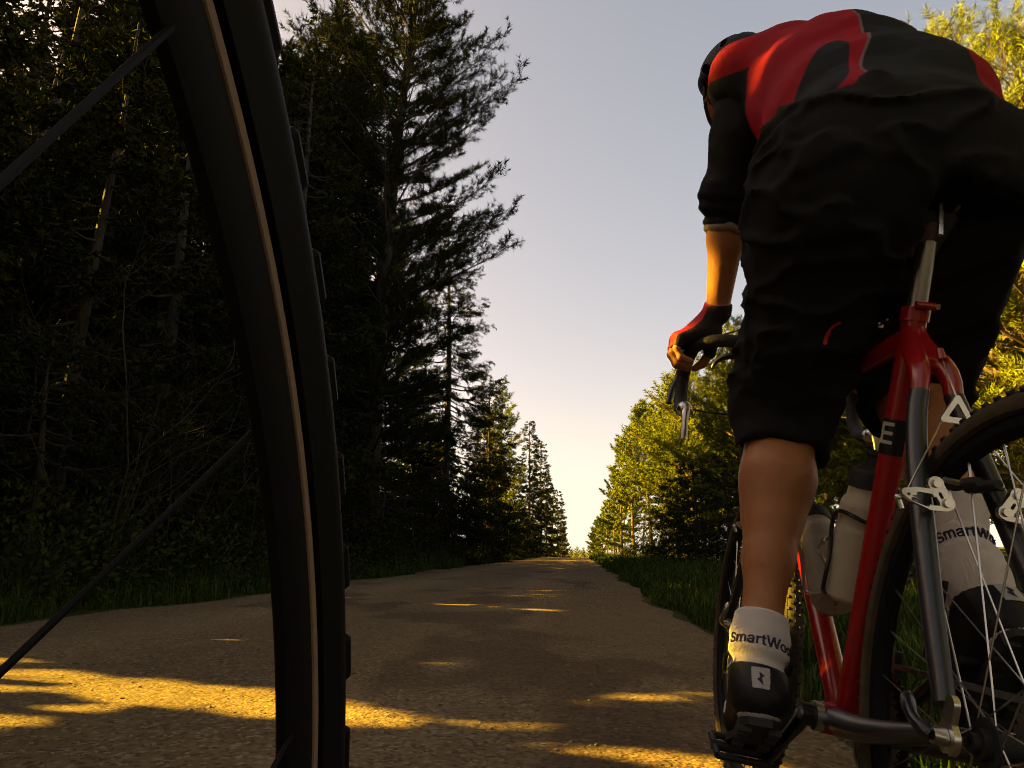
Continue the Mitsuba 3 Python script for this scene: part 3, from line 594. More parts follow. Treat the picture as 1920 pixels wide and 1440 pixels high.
for P, key, ang0 in ((P1, 'water_bottle', -2.3), (P2, 'water_bottle_001', -2.55)):
    leaf = Polygon([(-0.02, 0), (-0.012, 0.006), (0.0, 0.008), (0.012, 0.0075), (0.018, 0.0), (0.012, -0.0075), (0.0, -0.008), (-0.012, -0.006)])
    v, f = plate(leaf, 0.0006); m = finer(trimesh.Trimesh(v, f), 0.006); a = ang0 + m[0][:, 0] / 0.0365
    bput(key + '__printed_mark', (P(np.stack([(0.0368 + m[0][:, 2]) * np.cos(a), (0.0368 + m[0][:, 2]) * np.sin(a), 0.095 + m[0][:, 1]], 1)), m[1]), 'm_black_matt', 40)

# ------------------------------------------------------------------ the cyclist (modelled in the bicycle's frame)
PS = 'person'
A3 = lambda *p: np.array(p, float)
HIPL, HIPR = A3(-.112, -.165, 1.075), A3(.030, -.165, 1.075)
KNL, KNR = A3(-.088, .145, .765), A3(.122, .10, .83)
ANL, ANR = A3(-.132, .002, .365), A3(.114, -.118, .512)
SHL, SHR = A3(-.208, .20, 1.53), A3(.085, .19, 1.515)
ELL, ELR = A3(-.197, .295, 1.31), A3(.115, .31, 1.29)
WRL, WRR = A3(-.178, .44, 1.075), A3(.135, .44, 1.075)
NECK, HEAD = A3(-.115, .235, 1.575), A3(-.186, .40, 1.668)
torso = [(A3(-.095, -.19, 1.095), A3(-.002, -.195, 1.085), .106, .102), (A3(-.092, -.19, 1.10), A3(-.086, -.05, 1.275), .106, .100), (A3(.0, -.185, 1.10), A3(.010, -.10, 1.245), .102, .106),
         (A3(-.086, -.05, 1.275), A3(-.085, .09, 1.425), .100, .108), (A3(.010, -.10, 1.245), A3(.0, .085, 1.435), .106, .106), (A3(-.085, .09, 1.425), A3(-.13, .18, 1.53), .108, .086), (A3(.0, .085, 1.43), A3(.0, .175, 1.50), .106, .082), (A3(-.05, .06, 1.43), A3(-.06, .17, 1.515), .112, .09)]
shoul = [(A3(-.125, .18, 1.55), SHL + A3(0, 0, .015), .078, .072), (A3(-.01, .18, 1.545), SHR, .07, .062)]
neck = [(NECK, HEAD + A3(.0, -.035, -.03), .058, .055)]
head = [(HEAD + A3(0, -.02, .02), HEAD + A3(0, .03, .015), .084, .082), (HEAD + A3(0, .05, -.035), HEAD + A3(0, .035, -.085), .062, .034)]
arms = [(SHL, ELL, .052, .041), (ELL, ELL + (WRL - ELL) * .35, .043, .042), (ELL + (WRL - ELL) * .35, WRL, .042, .0265), (SHR, ELR, .052, .041), (ELR, ELR + (WRR - ELR) * .35, .043, .042), (ELR + (WRR - ELR) * .35, WRR, .042, .0265)]
def leg(h, k, a):
    back = unit(np.cross(k - a, [1, 0, 0])); back = back if back[1] < 0 else -back
    ca = k + (a - k) * .34 + back * .020
    return [(h, k, .07, .055), (k, ca, .056, .058), (ca, k + (a - k) * .68 + back * .006, .057, .036), (k + (a - k) * .68 + back * .006, a, .036, .030), (k, k + (a - k) * .5, .05, .045)]
legL, legR = leg(HIPL, KNL, ANL), leg(HIPR, KNR, ANR)
def foot(an, heel, ball, toe): return [(an, heel, .033, .031), (heel, ball, .032, .030), (an, ball, .032, .028), (ball, toe, .031, .023)]
FTL = dict(heel=A3(-.136, -.034, .290), ball=A3(-.106, .125, .236), toe=A3(-.096, .185, .222))
FTR = dict(heel=A3(.122, -.180, .452), ball=A3(.130, -.113, .385), toe=A3(.132, -.075, .337))
# hands: wrist, palm, four fingers wrapped round the bar and a thumb
def hand(s):
    C = -.016
    mx = lambda p: A3(p[0], p[1], p[2]) if s < 0 else A3(2 * C - p[0] - .004, p[1], p[2])
    W = WRL if s < 0 else WRR
    kn = [mx(p) for p in [(-.2565, .447, 1.000), (-.262, .470, 1.006), (-.263, .494, 1.007), (-.259, .517, 1.003)]]
    palm = [(W, mx((-.215, .462, 1.028)), .026, .026, (mx((-.22, .47, 1.1)) - mx((-.20, .47, 1.0)), 1.0))]
    for i, k in enumerate(kn): palm.append((mx((-.195, .445 + .019 * i, 1.030)), k, .0185, .0125))
    palm.append((mx((-.185, .452, 1.02)), mx((-.183, .487, 1.012)), .021, .016))
    mid = [mx(p) for p in [(-.264, .449, .972), (-.270, .473, .968), (-.270, .497, .968), (-.264, .520, .972)]]
    pip = [mx(p) for p in [(-.252, .449, .951), (-.256, .474, .945), (-.255, .498, .945), (-.250, .521, .950)]]
    tip = [mx(p) for p in [(-.226, .449, .944), (-.226, .474, .938), (-.224, .498, .938), (-.223, .520, .944)]]
    fr_ = [.0088, .0098, .0102, .0098]
    fing = []
    for i in range(4):
        r = fr_[i]
        fing += [(kn[i], mid[i], r * 1.12, r, None, .006), (mid[i], pip[i], r, r * .95, None, .006), (pip[i], tip[i], r * .95, r * .8, None, .006)]
    th = [mx(p) for p in [(-.180, .478, 1.008), (-.176, .508, .988), (-.189, .520, .962), (-.206, .522, .948)]]
    thumb = [(th[0], th[1], .0165, .0125, None, .006), (th[1], th[2], .0118, .0105, None, .006), (th[2], th[3], .0105, .0085, None, .006)]
    return palm, fing, thumb, kn, mid
handL, handR = hand(-1), hand(1)
face = [(HEAD + A3(0, .092, -.018), HEAD + A3(0, .108, -.040), .010, .014, None, .012), (HEAD + A3(-.082, 0.0, -.012), HEAD + A3(-.084, -.006, -.04), .016, .011, ((1, 0, 0), 1.9), .01), (HEAD + A3(.082, 0.0, -.012), HEAD + A3(.084, -.006, -.04), .016, .011, ((1, 0, 0), 1.9), .01),
        (HEAD + A3(-.02, .088, -.072), HEAD + A3(.02, .088, -.072), .0075, .0075, None, .01), (HEAD + A3(-.022, .085, -.062), HEAD + A3(.022, .085, -.062), .006, .006, None, .01), (HEAD + A3(-.045, .082, .012), HEAD + A3(.045, .082, .012), .012, .012, None, .02)]
def body_sdf(P):
    d = union(P, torso, .05, -.022)
    d = smin(d, union(P, shoul, .04, -.004), .04)
    d = smin(d, union(P, neck, .03), .04)
    hd_ = union(P, head, .04)
    for e in (-1, 1): hd_ = smax(hd_, -cone(P, HEAD + A3(e * .032, .098, -.008), HEAD + A3(e * .034, .098, -.008), .014, .014), .012)
    hd_ = smin(hd_, union(P, face, .01), .012)
    d = smin(d, hd_, .03)
    d = smin(d, union(P, arms, .02), .04)
    for L_, ft, an in ((legL, FTL, ANL), (legR, FTR, ANR)):
        d = smin(d, union(P, L_, .03), .04)
        d = smin(d, union(P, foot(an, **ft), .025), .025)
    return smax(d, -cone(P, A3(0, -.45, .985), A3(0, -.12, .975), .042, .038), .012)
def hand_sdf(P, H): return smin(smin(union(P, H[0], .018), union(P, H[1], .004), .007), union(P, H[2], .005), .008)
def full(P):
    d = body_sdf(P)
    return d
vB, fB = nets(full, (-.34, -.36, .14), (.31, .60, 1.80), .0075)
hands = []
for H in (handL, handR):
    allp = np.array([q for g in H[:3] for pr_ in g for q in pr_[:2]])
    W = WRL if H is handL else WRR; E_ = ELL if H is handL else ELR
    fn = lambda P, H=H, W=W, E_=E_: smin(hand_sdf(P, H), cone(P, W + (E_ - W) * .30, W, .030, .0265), .02)
    hands.append(nets(fn, np.minimum(allp.min(0), W + (E_ - W) * .3) - .05, np.maximum(allp.max(0), W + (E_ - W) * .3) + .05, .0032))
def weld_body():
    a = m3.Manifold(m3.Mesh(vert_properties=vB.astype(np.float32), tri_verts=fB.astype(np.uint32)))
    for v, f in hands:
        h_ = m3.Manifold(m3.Mesh(vert_properties=v.astype(np.float32), tri_verts=f.astype(np.uint32)))
        if (a + h_).num_tri() == 0: return cat((vB, fB), *hands)
        a = a + h_
    mm = a.to_mesh(); return mm.vert_properties[:, :3].astype(float), np.asarray(mm.tri_verts)
body = weld_body() if True else cat((vB, fB), *hands)
bput(PS, body, 'm_skin', True)
say(PS, 'cyclist in red and black jersey and dark baggy shorts riding away, bent over the handlebar', 'person')
for s in (-1, 1):
    ic = tm(trimesh.creation.icosphere(2, .0115)); bput(PS + '__eye', (ic[0] + HEAD + A3(s * .033, .0865, -.008), ic[1]), 'm_eye', True)
# jersey (torso and short sleeves) with its hem; sleeves to the elbow; pushed-up cuffs
def wr(P, f, seed): return meshkit.fbm(P * np.asarray(f), 3, seed) - .5
CUF = 0.30
CUT_L = ELL + (WRL - ELL) * CUF; CUT_R = ELR + (WRR - ELR) * CUF
def jersey_sdf(P):
    d = union(P, torso, .06, .004)
    d = smin(d, union(P, [(A3(-.085, .06, 1.34), A3(-.085, .15, 1.43), .06, .08), (A3(-.02, .06, 1.34), A3(-.0, .15, 1.43), .06, .08)], .05), .06)      # cloth hanging under the chest
    d = smin(d, union(P, shoul, .04, .012), .05)
    d = smin(d, cone(P, A3(-.1, .2, 1.57), NECK + A3(-.012, .05, .025), .085, .066), .04)
    d = d + wr(P, (9, 14, 9), 5) * .022 - .003
    n = unit(A3(0.02, .62, .78))
    top = (P - (NECK + A3(-.01, .058, .03))) @ unit(A3(-.1, .8, .6))
    hem = -((P - A3(-.04, -.32, 1.125)) @ unit(A3(.16, .25, .96)))
    return smax(smax(d, top, .006), hem, .008)
v, f = nets(jersey_sdf, (-.34, -.36, 1.0), (.22, .42, 1.80), .006)
bput(PS + '__jersey', (v, f), 'm_jersey', True); say(PS + '__jersey', 'red jersey with a black back panel')
def sleeve_sdf(P, s):
    S, Eb, W = (SHL, ELL, WRL) if s < 0 else (SHR, ELR, WRR)
    C_ = Eb + (W - Eb) * CUF
    d = union(P, [(S + (Eb - S) * .05 + A3(-s * .012, 0, 0), S + (Eb - S) * .5 + A3(-s * .012, -.01, 0), .072, .072), (S + (Eb - S) * .5 + A3(-s * .012, -.01, 0), Eb, .072, .066), (Eb, C_, .063, .053)], .03)
    ax = unit(W - Eb); t = (P - Eb) @ ax
    ru = np.sin(t * 190 + 3 * meshkit.noise(P * 22, 3)) * np.exp(-((t - .055) / .05) ** 2)
    d = d + wr(P, (10, 10, 10), 9) * .024 - .0045 * ru
    d = smax(d, (P - C_) @ ax, .004)
    d = smax(d, -(cone(P, Eb, W, .043, .036) + np.where(t < CUF * np.linalg.norm(W - Eb) - .03, .1, 0)), .004)
    return d
for s in (-1, 1):
    S, W = (SHL, WRL) if s < 0 else (SHR, WRR)
    lo, hi = np.minimum(S, W) - .1, np.maximum(S, W) + .1
    v, f = nets(lambda P: sleeve_sdf(P, s), lo, hi, .005); bput(PS + '__sleeve', (v, f), 'm_sleeve', True)
    Eb = ELL if s < 0 else ELR; C_ = CUT_L if s < 0 else CUT_R; ax = unit(W - Eb)
    R_ = frame_to(ax)
    cu = []
    a = np.linspace(0, 2 * PI, 40, endpoint=False)
    tor = trimesh.creation.torus(.0455, .009, 40, 12); v, f = tm(tor)
    v = v * np.array([1, 1, 1.25]); aa_ = np.arctan2(v[:, 1], v[:, 0]); v[:, 2] += .005 * np.sin(2 * aa_ + 1) + .0025 * np.sin(5 * aa_)
    bput(PS + '__cuff', (v @ R_.T + C_ - ax * .010, f), 'm_cuff', True)
# shorts
def hem_pt(k, a, t): return k + (a - k) * t
HEML, HEMR = .215, .135
def shorts_sdf(P):
    d = union(P, torso[:1], .06, .022)
    d = smin(d, union(P, [(A3(-.095, -.20, 1.07), A3(-.095, -.10, 1.19), .115, .106), (A3(.0, -.205, 1.06), A3(-.01, -.11, 1.17), .112, .095)], .06), .05)
    for (h, k, a_, t) in ((HIPL, KNL, ANL, HEML), (HIPR, KNR, ANR, HEMR)):
        d = smin(d, cone(P, h + A3(0, -.01, -.01), k, .112, .086), .045)
        d = smin(d, cone(P, h + A3(0, -.015, -.05), k + A3(0, -.045, .05), .105, .082), .04)
        d = smin(d, cone(P, k + A3(0, -.018, 0), hem_pt(k, a_, t + .06) + A3(0, -.005, 0), .079, .079), .03)
    fo = meshkit.fbm(P * np.array([11, 11, 17.]) + meshkit.noise(P * 7, 4)[..., None] * 1.2, 2, 41); w = wr(P, (8, 8, 5), 21) * .028 + wr(P, (16, 16, 9), 31) * .012 - .012 * np.maximum(0, 1 - np.abs(fo - .5) * 9) * np.clip((P[..., 2] - .70) * 8, .15, 1)
    d = d + w
    d = smax(d, -cone(P, A3(0, -.45, .985), A3(0, -.12, .975), .034, .03), .012)
    d = smax(d, -cone(P, A3(.0, -.5, .89), A3(0, -.20, .93), .036, .028), .015)
    waist = (P - A3(-.04, -.32, 1.165)) @ unit(A3(0.16, .25, .96))
    d = smax(d, waist, .006)
    cut = None
    for (k, a_, t) in ((KNL, ANL, HEML), (KNR, ANR, HEMR)):
        ax = unit(a_ - k); q = (P - hem_pt(k, a_, t)) @ ax
        side = (P[..., 0] < -.0) if k is KNL else (P[..., 0] >= -.0)
        tilt = q + .0 * P[..., 0]
        low = np.where(side & (P[..., 2] < 1.0), tilt + .006 * np.sin(P[..., 1] * 60 + P[..., 0] * 40), -1)
        d = smax(d, low, .004)
        d = smax(d, -(cone(P, k, a_, .072, .067) + np.where(side & (q > -.05), 0, .2)), .004)
    return d
v, f = nets(shorts_sdf, (-.30, -.42, .55), (.30, .32, 1.42), .0065)
bput(PS + '__shorts', (v, f), 'm_shorts', True); say(PS + '__shorts', 'baggy black knee-length cycling shorts')
# socks, shoes
def surf_radius(fn, c, dirs, r0=.0, r1=.16, n=160):
    r = np.linspace(r1, r0, n); pts = c[:, None] + dirs[:, None] * r[None, :, None]
    dd = fn(pts); hit = (dd < 0).argmax(1); return r[hit]
for s, (k, a_, Lg, ft, tp) in ((-1, (KNL, ANL, legL, FTL, .80)), (1, (KNR, ANR, legR, FTR, .66))):
    ax = unit(a_ - k); tpp = k + (a_ - k) * tp
    if s < 0: tpp = k + (a_ - k) * .90
    else: tpp = k + (a_ - k) * .70
    def sock_sdf(P):
        t = (P - tpp) @ ax
        d = smin(union(P, Lg, .03, .004), union(P, foot(a_, **ft), .025, .003), .03)
        d = d - .0022 * np.sin(t * 230) * np.exp(-((t - .072) / .03) ** 2) - .002 * np.exp(-((t - .006) / .007) ** 2)
        return smax(d, -t, .003)
    lo = np.minimum(np.minimum(tpp, ft['toe']), np.minimum(ft['heel'], a_)) - .06; hi = np.maximum(np.maximum(tpp, ft['toe']), a_) + .06
    v, f = nets(sock_sdf, lo, hi, .0045)
    bput(PS + '__sock', (v, f), 'm_sock', True); say(PS + '__sock' + ('' if s < 0 else '_001'), 'white ankle sock with dark lettering')
    # lettering knitted round the sock
    R_ = frame_to(ax); bk = unit(A3(-.12 if s < 0 else -.25, -1, 0)); bk = unit(bk - ax * (bk @ ax)); rt_ = np.cross(bk, ax)          # rt_: to the viewer's right seen from behind
    rt_ = rt_ if rt_[0] > 0 else -rt_
    t = meshkit.text_mesh('SmartWool', .0145, .0008, bold=True); V = t.vertices.copy(); V[:, 0] -= V[:, 0].max() * (.50 if s < 0 else .42)
    V, F_ = trimesh.remesh.subdivide_to_size(V, t.faces, .004)
    d0 = .058 if s < 0 else .075
    ang = V[:, 0] / .040
    dirs = np.cos(ang)[:, None] * bk + np.sin(ang)[:, None] * rt_
    cpt = tpp + ax * (d0 - V[:, 1])[:, None]
    rr = surf_radius(sock_sdf, cpt, dirs)
    bput(PS + '__sock' + ('' if s < 0 else '_001') + '__lettering', (cpt + dirs * (rr + .0008 + V[:, 2])[:, None], F_), 'm_ink', False)
    # shoe
    an2 = a_ + ax * .0
    fdir = unit(ft['ball'] - ft['heel']); fup = unit(np.cross(A3(1, 0, 0), fdir)); fup = fup if fup @ ax < 0 else -fup
    def shoe_sdf(P):
        P_ = P
        d = union(P, [(a_ + ax * .012, ft['heel'] + fup * .004, .041, .037), (ft['heel'] + fup * .004, ft['ball'], .036, .039, (fup, 1.05)), (a_ + ax * .03 + fdir * .03, ft['ball'], .038, .032), (ft['ball'], ft['toe'], .039, .031, (fup, 1.25))], .03)
        t = (P - a_) @ ax
        d = smax(d, -(t - .042 - .35 * np.maximum(0, (P - a_) @ fdir)), .004)
        sole = -((P - ft['ball']) @ fup + .034)
        d = smax(d, sole, .006)
        return smax(d, -(union(P, Lg, .03, .004) + np.where(t < .03, 0, .1)), .003)
    lo = np.minimum(np.minimum(a_, ft['toe']), ft['heel']) - .075; hi = np.maximum(np.maximum(a_, ft['toe']), ft['heel']) + .075
    v, f = nets(shoe_sdf, lo, hi, .0042)
    ks = bput(PS + '__shoe', (v, f), 'm_shoe', True); say(ks, 'black cycling shoe with a pale heel tab')
    lat = unit(np.cross(fdir, fup))
    def sole_pt(u, w, h_): return ft['ball'] + fdir * u + lat * w + fup * h_
    u = np.linspace(-.20 if s < 0 else -.12, .095, 16); L_ = np.linalg.norm(ft['ball'] - ft['heel'])
    u = np.linspace(-L_ - .036, .5 * np.linalg.norm(ft['toe'] - ft['ball']) + .055, 18); tt = np.linspace(0, 1, 18)
    wd = np.interp(tt, [0, .06, .25, .5, .75, .93, 1], [.016, .028, .029, .028, .039, .030, .014])
    outline = Polygon(np.r_[np.stack([u, wd], 1), np.stack([u[::-1], -wd[::-1]], 1)])
    v, f = plate(outline, .011); bput(ks + '__sole', (sole_pt(v[:, :1], v[:, 1:2], v[:, 2:3] - .0385), f), 'm_black_matt', 30)
    for i in range(7):
        for w in (-.02, .02):
            uu = u[0] + .02 + (u[-1] - u[0] - .04) * i / 6
            if .4 < i / 6 < .6: continue
            v, f = box((0, 0, 0), (.018, .018, .008)); bput(ks + '__sole__lug' if False else ks + '__lug', (sole_pt(uu + v[:, :1], w + v[:, 1:2], v[:, 2:3] - .0478), f), 'm_black_matt', False)
    # heel tab with a small bolt-shaped mark
    hb = unit(-fdir * 1.0 + fup * .08 + lat * .0); hb = unit(hb)
    hc = ft['heel'] + fup * .016
    side = unit(np.cross(hb, fup)); side = side if side[0] > 0 else -side
    tab = Polygon([(-.0125, .014), (.0125, .014), (.0095, -.013), (-.0095, -.013)]).buffer(.002)
    def stick(poly, off, th=.0008):
        v, f = plate(poly, th); m = finer(trimesh.Trimesh(v, f), .004); a = m[0][:, 0] / .043
        dirs = np.cos(a)[:, None] * hb + np.sin(a)[:, None] * side
        c = hc + fup * m[0][:, 1:2]
        return c + dirs * (surf_radius(shoe_sdf, c, dirs, 0, .12) + off + m[0][:, 2])[:, None], m[1]
    bput(ks + '__heel_tab', stick(tab, .001), 'm_logo', False)
    bolt = Polygon([(-.002, .009), (.005, .003), (.001, .001), (.003, -.010), (-.005, -.002), (-.001, .0)])
    bput(ks + '__heel_mark', stick(bolt, .0022), 'm_ink', False)
    for q in (-1, 1):
        strap = tube(spline([a_ + ax * .03 + lat * q * .0465 - fdir * .02, a_ + ax * .045 + lat * q * .045 + fdir * .02, ft['ball'] * .5 + a_ * .5 + lat * q * .03 + fup * .03], 8), .004, 8)
        bput(ks + '__strap', strap, 'm_black_gloss', 40)
# gloves: red back, dark palm, cut at the first finger joints
for s, H in ((-1, handL), (1, handR)):
    W = WRL if s < 0 else WRR; E_ = ELL if s < 0 else ELR; C = -.016
    def glove_sdf(P, H=H):
        x = union(P, [(p[0], p[1], p[2], p[3]) for p in H[0]], .018, .0032)
        st = [(p[0], p[0] + (p[1] - p[0]) * .62, p[2], p[2]) for p in H[1][::3]] + [(H[2][0][0], H[2][0][1], H[2][0][2], H[2][0][3])]
        x = smin(x, union(P, [(a, b_, r1, r2, None, .005) for a, b_, r1, r2 in st], .005, .0028), .008)
        x = smin(x, cone(P, W + (E_ - W) * .09, W, .0335, .0315), .012)
        return smax(x, (P - W - (E_ - W) * .075) @ unit(E_ - W), .003)
    allp = np.array([q for p in H[0] + H[1] for q in p[:2]])
    v, f = nets(glove_sdf, allp.min(0) - .05, allp.max(0) + .05, .0032)
    tr_ = np.stack([v[f].mean(1)], 0)[0]
    nrm = np.cross(v[f[:, 1]] - v[f[:, 0]], v[f[:, 2]] - v[f[:, 0]]); nrm = unit(nrm)
    kc = np.mean([p[0] for p in H[1][::3]], axis=0)
    red = (nrm @ unit(A3(s * .75, .25, .75)) > .25)
    kg = bput(PS + '__glove', (v, f[~red]), 'm_glove', True); say(kg, 'black fingerless glove with red back')
    bput(kg + '__back', (v, f[red]), 'm_glove_red', True)
# helmet with vents and straps
def helmet():
    g = trimesh.creation.icosphere(5, 1.0); v, f = tm(g)
    r = np.array([.104, .148, .104]); vv = v * r
    vv[:, 2] *= np.where(v[:, 2] > 0, 1.0, .55)
    vv[:, 2] += .02 * np.maximum(0, -v[:, 1]) * 0
    out = m3.Manifold(m3.Mesh(vert_properties=vv.astype(np.float32), tri_verts=f.astype(np.uint32)))
    inn = out.scale((.86, .89, .86))
    h_ = out - inn
    h_ = h_.trim_by_plane((0, -.10, 1.0), -.028)
    for sx in (-1, 1):
        for x0, yy in ((.018, (-.06, .0, .07)), (.052, (-.07, -.01, .055)), (.083, (-.06, .01))):
            for y in yy:
                c = m3.Manifold.hull_points(np.vstack([np.array(tm(trimesh.creation.icosphere(1, .0095))[0]) + [sx * (x0 + .004), y - .018, .0], np.array(tm(trimesh.creation.icosphere(1, .0065))[0]) + [sx * x0, y + .02, .0], np.array(tm(trimesh.creation.icosphere(1, .0095))[0]) + [sx * (x0 + .012 * (x0 > .08) * 4 + .004), y - .018, .18 if x0 < .08 else .05], np.array(tm(trimesh.creation.icosphere(1, .0065))[0]) + [sx * (x0 + .04 * (x0 > .08)), y + .02, .18 if x0 < .08 else .05]]).astype(np.float64))
                h_ = h_ - c
    mm = h_.to_mesh(); return mm.vert_properties[:, :3].astype(float), np.asarray(mm.tri_verts)
HR = frame_to(unit(A3(-.10, -.42, 1.0)), up=(1, 0, 0))
HR = np.stack([unit(np.cross(A3(0, 1, .42), A3(-.10, -.42, 1))), unit(A3(0, 1, .42)), np.zeros(3)], 1); HR[:, 2] = np.cross(HR[:, 0], HR[:, 1])
v, f = helmet(); bput(PS + '__helmet', (v @ HR.T + HEAD + A3(-.004, -.005, .034), f), 'm_helmet', 30); say(PS + '__helmet', 'dark vented cycling helmet')
for s in (-1, 1):
    bput(PS + '__helmet__strap', tube(spline([HEAD + A3(s * .088, -.03, .03), HEAD + A3(s * .088, -.012, -.03), HEAD + A3(s * .05, .02, -.10), HEAD + A3(0, .03, -.122)], 10), .0045, 8), 'm_black_matt', 40)
def cap_of_hair():
    fn = lambda P: smax(smax(union(P, head[:1], .04, .007) + .006 * meshkit.noise(P * 90, 4), -((P - HEAD - A3(0, -.005, -.075)) @ A3(0, -.35, .94)), .006), (P - HEAD - A3(0, .035, 0)) @ unit(A3(0, 1, -.6)), .006)
    return nets(fn, HEAD - .13, HEAD + .13, .006)
bput(PS + '__hair', cap_of_hair(), 'm_hair', True)
# small printed marks on jersey and shorts
def decal(poly, c, d, upv, fn, mat, key, off=.0012):
    d = unit(d); upv = unit(upv - d * (upv @ d)); rt_ = np.cross(upv, d); rt_ = rt_ if rt_ @ A3(1, 0, 0) > 0 else -rt_
    v, f = plate(poly, .0008); m = finer(trimesh.Trimesh(v, f), .004)
    p0 = c + rt_ * m[0][:, :1] + upv * m[0][:, 1:2]
    r = np.linspace(.25, -.25, 400); dd = fn(p0[:, None] + d * r[None, :, None]); hit = r[(dd < 0).argmax(1)]
    bput(key, (p0 + d * (hit + off + m[0][:, 2])[:, None], m[1]), mat, False)
zig = unary_union([caps([(.004, .012), (-.005, .003), (.004, .0), (-.005, -.012)], .0022)])
decal(zig, A3(.03, -.02, 1.50), A3(0, -.7, .7), A3(0, .7, .7), jersey_sdf, 'm_logo', PS + '__jersey__mark')
decal(unary_union([caps([(.008, .016), (.002, .012), (-.003, .006)], .0016), caps([(-.004, .002), (-.006, -.006), (-.006, -.013)], .003)]), A3(-.085, -.05, .85), A3(-.1, -1, -.1), A3(0, 0, 1), shorts_sdf, 'm_red_print', PS + '__shorts__mark')

# ------------------------------------------------------------------ the photographer's own front wheel, close to the lens
WH = 'bicycle_001__front_wheel'
say('bicycle_001', 'black bicycle at the left edge, only its front wheel showing very close to the lens', 'bicycle')
yw, ln = 0.0428, 0.0403
nx = np.array([math.cos(yw) * math.cos(ln), math.sin(yw) * math.cos(ln), -math.sin(ln)]); nf = np.array([-math.sin(yw), math.cos(yw), 0]); nz = np.cross(nx, nf)
matW = np.eye(4); matW[:3, 0], matW[:3, 1], matW[:3, 2] = nx, nf, nz; matW[:3, 3] = np.array([-0.0837, -0.0805, 0.362]) - nx * 0.0005
kb = wheel(WH, matW @ rotx(0.26), R=0.3550, rt=0.0098, rim_in=0.316, rim_w=0.0045, spokes=20, wall='m_black_rubber', rows=(0.0,), nk=4, near=True)
wput(WH + '__tan_line', lathe(ring_profile([(0.0042, 0.3280), (0.0057, 0.3284), (0.0062, 0.3306), (0.0046, 0.3308)]), 200), 'm_tan', matW)
kp = {}
for s in (-1, 1):
    v, f = box((0, 0, 0), (0.008, 0.017, 0.008), bev=0.0015); a = s * 0.62
    kp[s] = meshkit.write_ply((np.c_[v[:, 0] * math.cos(a) + v[:, 2] * math.sin(a) + 0.0092 * math.sin(a), v[:, 1], -v[:, 0] * math.sin(a) + v[:, 2] * math.cos(a) + 0.3452 + 0.0094 * math.cos(a)], f), False)
for i in range(64):
    for s in (-1, 1):
        scene[free(WH + '__tread_knob')] = {'type': 'ply', 'filename': kp[s], 'face_normals': True, 'bsdf': {'type': 'ref', 'id': 'm_black_rubber'}, 'to_world': T((matW @ rotx(2 * PI * (i + .5 * (s > 0)) / 64)).tolist())}

# ------------------------------------------------------------------ vegetation
def needles(base, dirs, length, n, nl, w, r, spread=0.9, droop=0.0):
    """shoots with n needles each: thin triangles"""
    m = len(base)
    t = r.random((m, n)) ** 0.8
    az = r.random((m, n)) * 2 * PI
    a = np.where(np.abs(dirs[:, 2:]) < 0.9, [[0, 0, 1.0]], [[1.0, 0, 0]]); a = unit(np.cross(dirs, a)); b_ = np.cross(dirs, a)
    rad = np.cos(az)[..., None] * a[:, None] + np.sin(az)[..., None] * b_[:, None]
    d = unit(dirs[:, None] * (0.35 + 0.5 * t[..., None]) + rad * spread + np.array([0, 0, -droop]))
    p = base[:, None] + dirs[:, None] * (t * np.asarray(length).reshape(-1, 1))[..., None]
    L = nl * (0.7 + 0.6 * r.random((m, n)))[..., None]
    wd = unit(np.cross(d, r.normal(size=(m, n, 3)))) * (w / 2)
    v = np.stack([p - wd, p + wd, p + d * L], 2).reshape(-1, 3)
    return v, np.arange(len(v)).reshape(-1, 3)
def sticks(p0, p1, r0, r1, sides=3):
    """many thin tapered twigs"""
    d = unit(p1 - p0); a = unit(np.cross(d, np.where(np.abs(d[:, 2:]) < 0.9, [[0, 0, 1.0]], [[1.0, 0, 0]]))); b_ = np.cross(d, a)
    an = np.arange(sides) * 2 * PI / sides
    off = np.cos(an)[None, :, None] * a[:, None] + np.sin(an)[None, :, None] * b_[:, None]
    v = np.concatenate([p0[:, None] + off * np.reshape(r0, (-1, 1, 1)), p1[:, None] + off * np.reshape(r1, (-1, 1, 1))], 1)
    k = np.arange(sides); f = np.vstack([np.stack([k, (k + 1) % sides, sides + (k + 1) % sides], 1), np.stack([k, sides + (k + 1) % sides, sides + k], 1)])
    return v.reshape(-1, 3), (f[None] + (np.arange(len(p0)) * 2 * sides)[:, None, None]).reshape(-1, 3)
